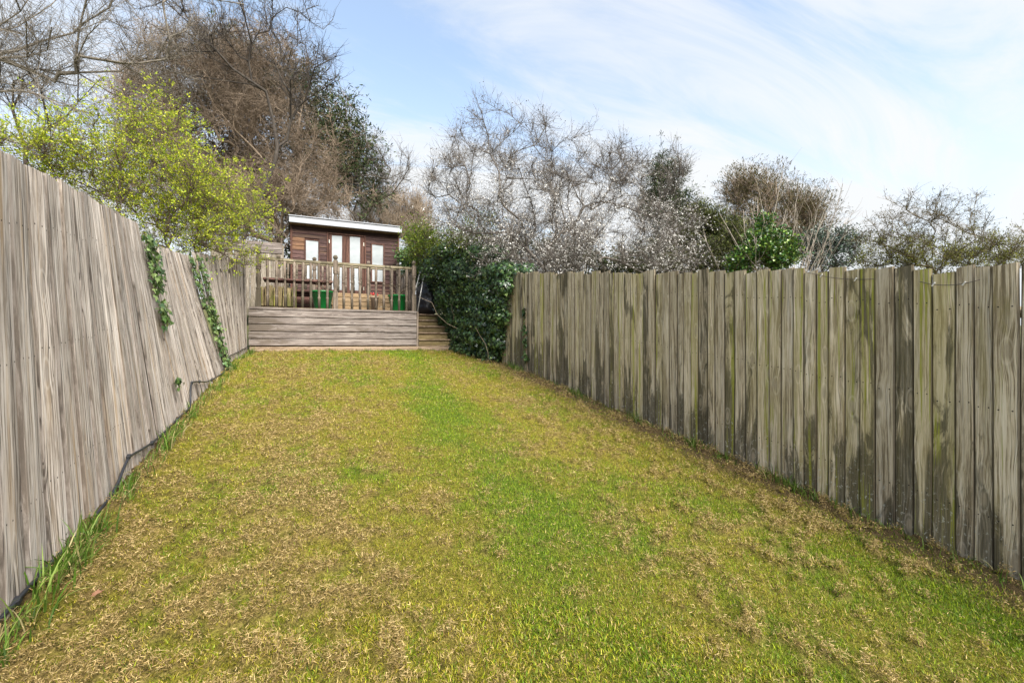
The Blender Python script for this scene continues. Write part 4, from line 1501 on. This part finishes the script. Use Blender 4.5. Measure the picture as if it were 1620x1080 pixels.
make_tree('olive_conifer', 'bushy olive green conifer just right of the blackthorn', 'tree', [gr(pt(1128, 560, 12.5))], B, 150, 1700, M['bark_dark'], 112, twig_len=0.35, twig_r=0.006, tip=0.008, step=0.4, rmax=0.08, thick=0.03, sub=1,
          leaf=dict(n=32000, size=0.085, cols=OG, mat=M['needle'], wid=0.24, spread=0.6, droop=0.0, jit=0.04))
BR = [(0.085, 0.080, 0.032), (0.12, 0.105, 0.045), (0.06, 0.065, 0.026), (0.16, 0.13, 0.06)]
B = [blob(1195, 330, 14.5, 35, 45, .9), blob(1200, 390, 14.5, 50, 45, 1.0), blob(1250, 370, 14.8, 40, 45, .9), blob(1285, 375, 15, 22, 40, .6), blob(1185, 300, 14.5, 12, 22, .4), blob(1165, 330, 14.5, 16, 30, .4), blob(1280, 345, 15, 8, 18, .3), blob(1215, 310, 14.5, 8, 22, .3), blob(1172, 305, 14.5, 7, 20, .3)] + 3 * [blob(x, y, 14.5, 6, 22, .25) for x, y in ((1160, 318), (1180, 302), (1200, 300), (1226, 315), (1246, 328), (1266, 342), (1286, 340))]
make_tree('brown_conifer', 'brownish shaggy conifer behind the pale bare stems', 'tree', [gr(pt(1210, 560, 14.6))], B, 200, 2400, M['bark_brown'], 113, twig_len=0.8, twig_r=0.007, tip=0.009, step=0.45, rmax=0.10, thick=0.03, sub=1, up=0.45, wig_up=0.12,
          leaf=dict(n=24000, size=0.095, cols=BR, mat=M['needle'], wid=0.20, spread=0.55, droop=-0.1, jit=0.04))
g = np.random.default_rng(114)
org = gr(pt(1215, 560, 11.3))
bs = empty('bare_stemmed_shrub', tuple(org), 'shrub of pale leafless fanning stems beyond the right fence', 'shrub')
m = 34
side = np.array((math.cos(R(25)), -math.sin(R(25)), 0))
deep = np.array((math.sin(R(25)), math.cos(R(25)), 0))
sprd = g.uniform(-0.26, 0.42, m)
d = unit(np.array((0, 0, 1.0)) + sprd[:, None] * side + g.uniform(-.25, .25, (m, 1)) * deep)
ln = g.uniform(3.3, 5.2, m) * (1 - 0.5 * np.abs(sprd - 0.18))
b = org + g.normal(size=(m, 3)) * np.array((.12, .12, .02))
v1, q1, T1 = twigs(b, d, ln, g.uniform(.010, .017, m), g, 8, .075, .0, 5)
st_m = link('stem', np_mesh('shrub_stems', v1 - org, [q1], M['pale_stem']), bs)
st_m['kind'] = 'stuff'
k = np.repeat(np.arange(m), 14)
sg = g.integers(3, 8, len(k))
f = g.random((len(k), 1))
b2 = T1[k, sg] * (1 - f) + T1[k, sg + 1] * f
d2 = unit(unit(T1[k, sg + 1] - T1[k, sg]) * 1.2 + g.normal(size=(len(k), 3)) * .42)
v2, q2, T2 = twigs(b2, d2, g.uniform(.2, .75, len(k)), np.full(len(k), .0042), g, 3, .15, .05)
V, Q = merge([(v2, q2)])
tw_m = link('crown', np_mesh('shrub_twigs', V - org, [Q], M['pale_stem']), bs)
tw_m['kind'] = 'stuff'
B = [blob(1215, 395, 10.8, 40, 28, .6), blob(1210, 360, 10.9, 18, 20, .35), blob(1240, 405, 10.7, 26, 22, .5), blob(1175, 415, 10.8, 20, 18, .4)]
make_tree('ivy_bush', 'rounded bright green ivy bush peeping over the right fence', 'shrub', [gr(pt(1212, 560, 10.8))], B, 110, 900, M['bark_olive'], 115, twig_len=0.2, twig_r=0.004, tip=0.006, step=0.3, rmax=0.04, thick=0.02, sub=1,
          leaf=dict(n=9000, size=0.068, cols=[(0.045, 0.12, 0.02), (0.08, 0.17, 0.025), (0.02, 0.06, 0.015), (0.17, 0.25, 0.04)], mat=M['ivy'], wid=0.8, jit=0.04))
B = [blob(1310, 405, 11.6, 42, 32, .7), blob(1330, 385, 11.6, 28, 24, .5), blob(1290, 385, 11.6, 16, 20, .4)]
make_tree('holly_bush', 'blue green holly bush with pale flecked leaves beyond the right fence', 'shrub', [gr(pt(1312, 560, 11.6))], B, 110, 900, M['bark_dark'], 116, twig_len=0.3, twig_r=0.004, tip=0.006, step=0.3, rmax=0.04, thick=0.02, sub=1, up=0.2,
          leaf=dict(n=7000, size=0.058, cols=[(0.035, 0.065, 0.04), (0.06, 0.10, 0.065), (0.02, 0.04, 0.025), (0.22, 0.27, 0.22)], mat=M['ivy'], wid=0.6, jit=0.04))
B = [blob(1430, 350, 8.8, 55, 45, .7), blob(1400, 385, 8.8, 40, 40, .7), blob(1490, 350, 8.8, 50, 45, .7), blob(1500, 395, 8.7, 75, 35, .7), blob(1560, 390, 8.6, 50, 32, .6), blob(1450, 400, 8.7, 60, 25, .6), blob(1620, 400, 8.6, 45, 38, .6), blob(1590, 412, 8.6, 50, 22, .6), blob(1400, 415, 8.8, 45, 20, .5), blob(1520, 415, 8.7, 60, 20, .6)]
make_tree('budding_shrub', 'spreading shrub with dark budding twigs above the right end of the fence', 'shrub',
          [gr(pt(1455, 560, 8.8)), gr(pt(1475, 560, 8.9)), gr(pt(1440, 560, 8.8)), gr(pt(1560, 560, 8.7))], B, 380, 3500, M['bark_olive'], 117, twig_len=0.24, twig_r=0.0030, tip=0.0038, step=0.28, rmax=0.04, thick=0.015, sub=1, up=0.2, lam=0.06, mu=1.0, wob=0.12, curl=0.3,
          leaf=[dict(n=8000, size=0.028, cols=[(0.06, 0.06, 0.022), (0.10, 0.095, 0.03), (0.045, 0.038, 0.02)], mat=M['leaf'], part='buds', cluster=3, jit=0.012, spread=1.3),
                dict(n=13000, size=0.032, cols=[(0.21, 0.215, 0.035), (0.13, 0.14, 0.03)], mat=M['leaf'], part='foliage', cluster=2, jit=0.02, zmax=3.35, zsoft=0.45)])

# ------------------------------------------------------------------ ivy
IV = [(0.015, 0.035, 0.015), (0.027, 0.058, 0.020), (0.05, 0.10, 0.03), (0.085, 0.15, 0.045), (0.15, 0.21, 0.07)]
IVW = [0.25, 0.30, 0.24, 0.15, 0.06]


def ivy_leaf_mesh(C, N, size, g):
    """Five-pointed ivy leaves lying on a surface with outward normal N, tips hanging down."""
    m = len(C)
    dn = unit(np.array((0, 0, -1.0)) + g.normal(size=(m, 3)) * 0.55)
    nn = unit(N + g.normal(size=(m, 3)) * 0.38)
    a = unit(dn - (dn * nn).sum(1, keepdims=True) * nn)
    b = np.cross(nn, a)
    s = size.reshape(-1, 1)
    out = [(0, 0, 0.0), (-0.12, 0.38, -.06), (0.30, 0.52, -.02), (0.42, 0.24, 0.03), (1.0, 0, -.10), (0.42, -0.24, 0.03), (0.30, -0.52, -.02), (-0.12, -0.38, -.06)]
    V = np.stack([C + a * s * x + b * s * y + nn * s * z for x, y, z in out], 1).reshape(-1, 3)
    i0 = np.arange(m)[:, None] * 8
    T = np.concatenate([i0 + np.array([t_]) for t_ in ((0, 1, 2), (0, 2, 3), (0, 3, 4), (0, 4, 5), (0, 5, 6), (0, 6, 7))])
    return V, T


g = np.random.default_rng(77)
iv = empty('ivy_hedge', (3.6, 9.6, float(gz(9.6))), 'thick dark green ivy draped over the far end of the right fence by the steps', 'ivy')
org = np.array(iv.location)
lumps = []
for v in np.arange(8.0, 11.3, 0.22):
    z = float(gz(v))
    f = (v - 8) / 3.2
    for h_ in np.arange(0.12, 2.0, 0.28):
        if v < 8.6 and h_ < 1.3 - (v - 8.0) * 2.4:
            continue
        if random.random() < .12:
            continue
        lumps.append((np.array((3.66 - 0.16 * f - 0.05 * math.sin(h_ * 3 + v * 2), v, z + h_)), np.array((0.20 + 0.12 * f * random.random(), 0.20, 0.24))))
for (x, y, d, rx, ry, rd) in ((700, 430, 11.6, 36, 24, .45), (735, 425, 11.2, 40, 26, .45), (775, 425, 10.4, 40, 30, .4), (710, 470, 11.4, 22, 28, .3), (735, 500, 11.2, 14, 24, .2), (760, 470, 10.9, 35, 40, .35),
                              (718, 500, 11.3, 12, 20, .2), (805, 440, 9.6, 28, 30, .3), (690, 412, 12, 26, 16, .4), (725, 402, 11.2, 42, 16, .4), (780, 405, 10.2, 48, 18, .4), (832, 432, 9.0, 22, 16, .22), (822, 455, 9.1, 16, 26, .2), (815, 480, 9.2, 12, 26, .2), (750, 440, 10.8, 50, 30, .5), (690, 450, 12.0, 14, 22, .3), (697, 478, 11.9, 12, 24, .25), (700, 505, 11.7, 8, 10, .15)):
    lumps.append((pt(x, y, d), np.array((rx / 720 * d, rd, ry / 720 * d))))
nl = 42000
w = np.array([np.prod(b[1]) ** (2 / 3) for b in lumps])
w[-17:] *= 1.1
k = g.choice(len(lumps), nl, p=w / w.sum())
d = unit(g.normal(size=(nl, 3)) + np.array((-0.55, -0.5, 0.15)))
Cc = np.array([b[0] for b in lumps])[k]
Rr = np.array([b[1] for b in lumps])[k]
C = Cc + d * Rr * g.uniform(0.55, 1.12, (nl, 1))
keep = fbm(C[:, 1] * 3.3 + C[:, 0] * 2, C[:, 2] * 3.3, 5, 3) > 0.27
keep &= C[:, 2] > gz(C[:, 1]) + 0.02
C, d = C[keep], d[keep]
V, T = ivy_leaf_mesh(C, d, 0.060 * g.uniform(0.55, 1.3, len(C)), g)
o = link('foliage', np_mesh('ivy_foliage', V - org, [T], M['ivy'], tint_rand(len(C), 8, IV, g, 0.2, IVW)), iv)
o['kind'] = 'stuff'
# woody stems inside
m = 9
b = np.stack([g.uniform(3.35, 3.65, m), g.uniform(8.2, 11.4, m), np.zeros(m)], 1)
b[:, 2] = gz(b[:, 1]) + g.uniform(0, 1.0, m)
v_, q, TP = twigs(b, unit(g.normal(size=(m, 3)) * .5 + np.array((0, 0, 1.0))), g.uniform(.5, 1.3, m), np.full(m, .007), g, 4, .3, .15, 4)
o = link('stem', np_mesh('ivy_stems', v_ - org, [q], M['bark_tan']), iv)
o['kind'] = 'stuff'


def strand(name, label, path, width, n, leaf_s, cols, seed):
    """Ivy trailing down a board: path of (v, height along the board)."""
    g = np.random.default_rng(seed)
    pv, ph, pw = np.array([p[0] for p in path]), np.array([p[1] for p in path]), np.array(width)
    f = g.random(n * 3)
    f = f[(vnoise(f * 9, f * 0 + seed, seed) + 0.25 * (1 - f)) > 0.46][:n]
    n = len(f)
    xs = np.linspace(0, 1, len(pv))
    v = np.interp(f, xs, pv) + g.normal(size=n) * np.interp(f, xs, pw)
    h = np.interp(f, xs, ph) + g.normal(size=n) * 0.03
    C = np.zeros((n, 3))
    for i in range(n):
        if name == 'fence_ivy_right':
            C[i] = (RF_U - 0.035 - abs(g.normal()) * 0.02, v[i], float(gz(v[i])) + h[i])
        else:
            le, L_ = left_lean(v[i])
            C[i] = (interp(v[i], *LEFT_U) - math.sin(le) * h[i] + 0.04 + abs(g.normal()) * 0.025, v[i], float(gz(v[i])) + math.cos(le) * h[i])
    nrm = np.tile(np.array((-1.0, 0, 0.2)) if name == 'fence_ivy_right' else np.array((1.0, -0.1, 0.25)), (n, 1))
    V, T = ivy_leaf_mesh(C, nrm, leaf_s * g.uniform(.6, 1.3, n), g)
    e = empty('ivy_strand', tuple(C[int(np.argmin(C[:, 2]))]), label, 'ivy')
    org = np.array(e.location)
    o = link('foliage', np_mesh('strand_foliage', V - org, [T], M['ivy'], tint_rand(n, 8, cols, g, .2)), e)
    o['kind'] = 'stuff'
    pts_ = []
    for f in np.linspace(0, 1, 14):
        vv_, hh_ = np.interp(f, xs, pv) + g.normal() * .02, np.interp(f, xs, ph)
        if name == 'fence_ivy_right':
            p = (RF_U - .022, vv_, float(gz(vv_)) + hh_)
        else:
            le, L_ = left_lean(vv_)
            p = (interp(vv_, *LEFT_U) - math.sin(le) * hh_ + .022, vv_, float(gz(vv_)) + math.cos(le) * hh_)
        pts_.append(Vector(p) - Vector(e.location))
    link('stem', tube_path('strand_stem', pts_, .006, M['bark_tan'], 5), e)


IL = [(0.06, 0.115, 0.03), (0.10, 0.16, 0.045), (0.16, 0.22, 0.07), (0.035, 0.07, 0.022)]
strand('fence_ivy', 'thin ivy strand hanging between the first and second bays of the left fence', [(5.70, 1.86), (5.68, 1.5), (5.68, 1.15), (5.70, 0.85), (5.70, .6), (5.72, .35)], [.11, .09, .06, .04, .05, .03], 420, .052, IL, 301)
strand('fence_ivy', 'fuller ivy strand hanging down the left fence nearer the deck', [(8.22, 1.80), (8.20, 1.4), (8.22, 1.0), (8.25, .7), (8.27, .35), (8.3, .02)], [.17, .15, .11, .12, .10, .13], 800, .056, IL, 302)
strand('fence_ivy_right', 'thin dark ivy strand climbing the right fence just past the ivy mass', [(7.45, 1.15), (7.42, .8), (7.4, .4), (7.35, .02)], [.02, .035, .03, .06], 160, .055, IV[1:4], 303)

# ------------------------------------------------------------------ cable along the left fence
cb = empty('black_cable', (-1.10, 2.6, float(gz(2.6))), 'black cable clipped in loops along the foot of the left fence', 'cable')
base = Vector(cb.location)
cv = [0.0, 1.2, 2.5, 2.75, 3.0, 3.4, 3.8, 3.95, 4.05, 4.18, 4.45, 4.74, 5.1, 5.6, 6.10, 6.14, 6.20, 6.32, 6.55, 6.9, 7.24, 7.8, 8.6, 8.70, 8.74, 8.85, 9.5, 10.6]
ch = [.03, .03, .045, .04, .035, .01, .02, .05, .10, .145, .10, .06, .035, .02, .01, .10, .20, .235, .19, .11, .07, .03, .01, .03, .12, .15, .13, .12]
pts_ = []
for v in np.arange(0.0, 10.6, 0.05):
    h_ = interp(v, cv, ch)
    le, _ = left_lean(v)
    pts_.append(Vector((interp(v, *LEFT_U) + 0.028 - math.sin(le) * h_, v, float(gz(v)) + h_)) - base)
# smooth
for _ in range(2):
    pts_ = [pts_[0]] + [(pts_[i - 1] + pts_[i] * 2 + pts_[i + 1]) / 4 for i in range(1, len(pts_) - 1)] + [pts_[-1]]
link('cable', tube_path('cable_run', pts_, 0.0095, M['rubber'], 8), cb)
for v in (2.72, 4.18, 4.72, 5.55, 6.30, 6.62, 7.2, 8.8):
    h_ = interp(v, cv, ch)
    le, _ = left_lean(v)
    link('clip', box_mesh('cable_clip', (0.024, 0.034, 0.030), M['rubber'], 0.004), cb, Vector((interp(v, *LEFT_U) + 0.03 - math.sin(le) * h_, v, float(gz(v)) + h_)) - base, (R(25), 0, 0))

# ------------------------------------------------------------------ grass
g = np.random.default_rng(9)


def blade_mesh(B, az, lean, L, W, g, bent=True):
    """Grass blades. Returns verts, faces list, verts per blade."""
    m = len(B)
    d = np.stack([np.cos(az), np.sin(az), np.zeros(m)], 1)
    s = np.stack([-np.sin(az), np.cos(az), np.zeros(m)], 1)
    tw = g.normal(size=m) * 0.6
    s = unit(s + d * tw[:, None])
    up_ = np.array((0, 0, 1.0))
    m1 = B + (d * np.sin(lean * 0.55)[:, None] + up_ * np.cos(lean * 0.55)[:, None]) * (L * 0.5)[:, None]
    tp = m1 + (d * np.sin(lean * 1.25)[:, None] + up_ * np.cos(lean * 1.25)[:, None]) * (L * 0.5)[:, None]
    w = (W / 2)[:, None]
    if bent:
        V = np.stack([B - s * w, B + s * w, m1 - s * w * .85, m1 + s * w * .85, tp], 1).reshape(-1, 3)
        i0 = np.arange(m)[:, None] * 5
        return V, [i0 + np.array([[0, 1, 3, 2]]), i0 + np.array([[2, 3, 4]])], 5
    V = np.stack([B - s * w, B + s * w, tp], 1).reshape(-1, 3)
    i0 = np.arange(m)[:, None] * 3
    return V, [i0 + np.array([[0, 1, 2]])], 3


GREEN = np.array([(0.14, 0.215, 0.010), (0.205, 0.275, 0.012), (0.088, 0.165, 0.008), (0.27, 0.325, 0.018)])
OLIVE = np.array([(0.34, 0.31, 0.020), (0.28, 0.27, 0.015), (0.41, 0.35, 0.042), (0.19, 0.18, 0.012)])
STRAW = np.array([(0.44, 0.32, 0.11), (0.54, 0.41, 0.16), (0.33, 0.23, 0.075), (0.25, 0.175, 0.05)])


def lawn_points(rho0, g, dref=2.4, p=1.6, vmax=10.68):
    out = []
    edges = np.concatenate([np.arange(-0.4, 4, 0.4), np.arange(4, vmax, 0.8), [vmax]])
    for a, b in zip(edges[:-1], edges[1:]):
        dm = max((a + b) / 2 + 0.6, dref)
        dens_ = rho0 * (dref / dm) ** p
        n_ = int(dens_ * (b - a) * (3.74 + 1.1))
        out.append(np.stack([g.uniform(-1.12, 3.73, n_), g.uniform(a, b, n_)], 1))
    return np.concatenate(out)


q = lawn_points(23500, g, p=1.25)
# drop what lies well outside the view to the right/left of the near field
u, v = q[:, 0], q[:, 1]
inview = (v > 0.25 * np.abs(u) - 0.3)
q = q[inview]
u, v = q[:, 0], q[:, 1]
gm = green_mask(u, v)
tm = thatch_mask(u, v)
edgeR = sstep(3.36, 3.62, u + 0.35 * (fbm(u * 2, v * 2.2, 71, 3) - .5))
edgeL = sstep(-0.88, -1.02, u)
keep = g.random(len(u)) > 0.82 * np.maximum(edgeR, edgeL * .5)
keep &= g.random(len(u)) > 0.25 * tm
q, gm, tm, u, v = q[keep], gm[keep], tm[keep], u[keep], v[keep]
m = len(q)
dist = np.hypot(u, v)
B = np.stack([u, v, lawn_z(u, v) - 0.004], 1)
pick = g.random(m)
pg = np.clip(0.14 + 0.85 * gm - 0.30 * tm, 0.04, 0.94)
po_ = 0.70 * (1 - pg)
col = np.where((pick < pg)[:, None], GREEN[g.integers(0, 4, m)], np.where((pick < pg + po_)[:, None], OLIVE[g.integers(0, 4, m)], STRAW[g.integers(0, 4, m)]))
col = col * (1 + g.normal(size=(m, 1)) * 0.27)
isg = pick < pg
L = np.where(isg, g.uniform(.012, .034, m), g.uniform(.012, .034, m)) * (1 + 0.25 * sstep(4, 10, dist))
W = np.where(isg, .0038, .0031) * np.maximum(1, dist / 2.6) ** 0.75 * g.uniform(.7, 1.3, m)
lean = np.where(isg, g.uniform(.25, 1.15, m), g.uniform(.6, 1.5, m))
az = g.uniform(0, 2 * np.pi, m)
near = dist < 2.2
allV, allF, allT, off = [], [], [], 0
for msk, bent in ((near, True), (~near, False)):
    V, F, kpb = blade_mesh(B[msk], az[msk], lean[msk], L[msk], W[msk], g, bent)
    allV.append(V)
    allF += [f + off for f in F]
    allT.append(np.repeat(np.clip(col[msk], .004, 1), kpb, 0))
    off += len(V)
go = link('grass', np_mesh('grass', np.concatenate(allV), allF, M['grass'], np.concatenate(allT)))
tag(go, 'short patchy green and yellow grass covering the sloping lawn', 'grass', kind='stuff')

# dry raked thatch lying in clumps
q = lawn_points(42000, g, p=1.45)
u, v = q[:, 0], q[:, 1]
keep = (v > 0.25 * np.abs(u) - 0.3) & (g.random(len(u)) < 0.05 + 0.85 * thatch_mask(u, v))
q = q[keep]
u, v = q[:, 0], q[:, 1]
m = len(q)
dist = np.hypot(u, v)
z = lawn_z(u, v) + g.random(m) ** 1.3 * 0.036 * (0.35 + thatch_mask(u, v))
az = g.uniform(0, 2 * np.pi, m)
L = g.uniform(.008, .026, m) * (1 + .3 * sstep(3, 9, dist))
el = g.normal(size=m) * 0.42
d = np.stack([np.cos(az) * np.cos(el), np.sin(az) * np.cos(el), np.sin(el)], 1)
s = unit(np.stack([-np.sin(az), np.cos(az), g.normal(size=m) * .8], 1))
W = (0.0019 * np.maximum(1, dist / 2.4) ** .8 * g.uniform(.7, 1.4, m))[:, None]
P0 = np.stack([u, v, z], 1)
bend = g.normal(size=(m, 3)) * 0.30 * L[:, None]
P1 = P0 + d * (L * .5)[:, None] + bend * np.array((1, 1, .4))
P2 = P0 + d * L[:, None]
near = dist < 2.6
a, b = near, ~near
V1 = np.stack([P0 - s * W / 2, P0 + s * W / 2, P1 - s * W / 2, P1 + s * W / 2, P2], 1)[a].reshape(-1, 3)
V2 = np.stack([P0 - s * W * .7, P0 + s * W * .7, P2], 1)[b].reshape(-1, 3)
i1 = np.arange(a.sum())[:, None] * 5
i2 = np.arange(b.sum())[:, None] * 3 + len(V1)
V = np.concatenate([V1, V2])
F = [i1 + np.array([[0, 1, 3, 2]]), i1 + np.array([[2, 3, 4]]), i2 + np.array([[0, 1, 2]])]
TC = np.array([(0.34, 0.245, 0.105), (0.27, 0.19, 0.075), (0.45, 0.34, 0.16), (0.19, 0.13, 0.045), (0.115, 0.08, 0.027)])
col = TC[g.integers(0, 5, m)] * (1 + g.normal(size=(m, 1)) * .15)
th = link('raked_thatch', np_mesh('raked_thatch', V, F, M['thatch'], np.concatenate([np.repeat(np.clip(col[a], .01, 1), 5, 0), np.repeat(np.clip(col[b], .01, 1), 3, 0)])))
tag(th, 'dry brown raked moss and thatch lying in small clumps on the lawn', 'thatch', kind='stuff')

# long grass at the fence feet
def long_grass(name, label, tufts, seed):
    g = np.random.default_rng(seed)
    Bs, Ls, Ws, le, az = [], [], [], [], []
    for (u, v, n_, h_, sp, bias) in tufts:
        b = np.stack([u + g.normal(size=n_) * sp * .5, v + g.normal(size=n_) * sp, np.zeros(n_)], 1)
        b[:, 2] = gz(b[:, 1]) - 0.005
        Bs.append(b)
        Ls.append(h_ * g.uniform(.5, 1.2, n_))
        Ws.append(g.uniform(.004, .008, n_) * (1 + h_))
        le.append(g.uniform(.15, 1.25, n_))
        az.append(g.normal(size=n_) * 1.3 + bias)
    B = np.concatenate(Bs)
    m = len(B)
    L, W, le, az = map(np.concatenate, (Ls, Ws, le, az))
    d = np.stack([np.cos(az), np.sin(az), np.zeros(m)], 1)
    s = np.stack([-np.sin(az), np.cos(az), np.zeros(m)], 1)
    s = unit(s + d * (g.normal(size=m) * .5)[:, None])
    P = [B]
    for k in range(4):
        a = le * (0.25 + 0.42 * k)
        P.append(P[-1] + (d * np.sin(a)[:, None] + np.array((0, 0, 1.0)) * np.cos(a)[:, None]) * (L / 4)[:, None])
    wf = (0.8, 1.0, .85, .55)
    rows = []
    for k in range(4):
        rows += [P[k] - s * (W * wf[k] / 2)[:, None], P[k] + s * (W * wf[k] / 2)[:, None]]
    rows.append(P[4])
    V = np.stack(rows, 1).reshape(-1, 3)
    i0 = np.arange(m)[:, None] * 9
    F = [np.concatenate([i0 + np.array([[2 * k, 2 * k + 1, 2 * k + 3, 2 * k + 2]]) for k in range(3)]), i0 + np.array([[6, 7, 8]])]
    ti = tint_rand(m, 9, [(0.075, 0.15, 0.016), (0.11, 0.19, 0.025), (0.18, 0.25, 0.05), (0.05, 0.10, 0.012), (0.36, 0.31, 0.14)], g, .2, [.27, .27, .22, .12, .12])
    o = link(name, np_mesh(name, V, F, M['grass'], ti))
    return tag(o, label, 'grass', kind='stuff')


tl = []
rr = random.Random(3)
for (v, n_, h_) in ((1.9, 60, .22), (2.35, 70, .22), (2.6, 60, .16), (2.95, 120, .26), (3.15, 130, .28), (3.35, 90, .22), (3.75, 60, .18), (3.95, 60, .2), (4.5, 70, .2), (4.75, 110, .24), (5.0, 120, .26), (5.3, 70, .18), (5.6, 90, .24), (5.75, 60, .22),
                    (6.2, 60, .16), (6.5, 60, .16), (6.9, 80, .2), (7.2, 70, .16), (7.7, 70, .16), (8.3, 90, .2), (8.7, 80, .2), (9.0, 90, .2), (9.5, 90, .22), (9.9, 120, .24), (10.3, 120, .22), (10.6, 80, .18)):
    tl.append((interp(v, *LEFT_U) + .115, v + rr.uniform(-.06, .06), int(n_ * rr.uniform(.1, .55)), h_ * rr.uniform(.45, .9), .055, -.2))
tl += [(interp(2.75, *LEFT_U) + .12, 2.78, 60, .24, .09, -.3), (interp(2.95, *LEFT_U) + .12, 3.0, 55, .22, .08, -.2), (interp(2.4, *LEFT_U) + .12, 2.42, 22, .16, .07, -.3)]
for k in range(45):
    v = rr.uniform(1.2, 10.6)
    tl.append((interp(v, *LEFT_U) + rr.uniform(.03, .12), v, 12, rr.uniform(.06, .14), .08, 0))
long_grass('long_grass', 'lush long green grass tufts along the foot of the left fence', tl, 501)
tr = []
for k in range(100):
    v = rr.uniform(0.6, 8.2)
    tr.append((RF_U - rr.uniform(.03, .14), v, 10, rr.uniform(.04, .11), .07, 3.1))
for v in (2.4, 2.6, 3.1, 3.4, 4.3, 5.6, 5.75, 7.5, 7.7, 7.85):
    tr.append((RF_U - .10, v, 55, rr.uniform(.10, .17), .09, 3.1))
for u in (0.55, 1.35, 2.05, 2.6):
    tr.append((u, DV - .12, 45, .11, .07, -1.57))
for k in range(40):
    tr.append((rr.uniform(-.8, 3.2), DV - .08, 8, .07, .05, -1.57))
long_grass('edge_grass', 'small green grass tufts along the right fence and the deck foot', tr, 502)

# fallen leaves
def dead_leaf(u, v, s, rz, lab):
    n_ = 14
    vs_ = [(0, 0, 0.012)]
    for k in range(n_):
        a = 2 * math.pi * k / n_
        r_ = s * (1.0 if k % 2 == 0 else 0.62) * (1.0 + .35 * math.cos(a))
        vs_.append((r_ * math.cos(a), r_ * .75 * math.sin(a), 0.012 + .3 * s * abs(math.sin(a * 1.5)) + random.uniform(0, .15) * s))
    me = bpy.data.meshes.new('fallen_leaf')
    me.from_pydata(vs_, [], [(0, 1 + k, 1 + (k + 1) % n_) for k in range(n_)])
    me.materials.append(M['dead_leaf'])
    o = link('fallen_leaf', me, None, (u, v, float(lawn_z(u, v)) + .022), (R(8), R(-10), rz))
    tag(o, lab, 'leaf')


dead_leaf(-0.83, 2.64, .027, .6, 'crumpled brown fallen leaf on the lawn near the left fence')
dead_leaf(0.33, 1.18, .030, 2.2, 'small brown fallen leaf on the lawn near the bottom of the picture')
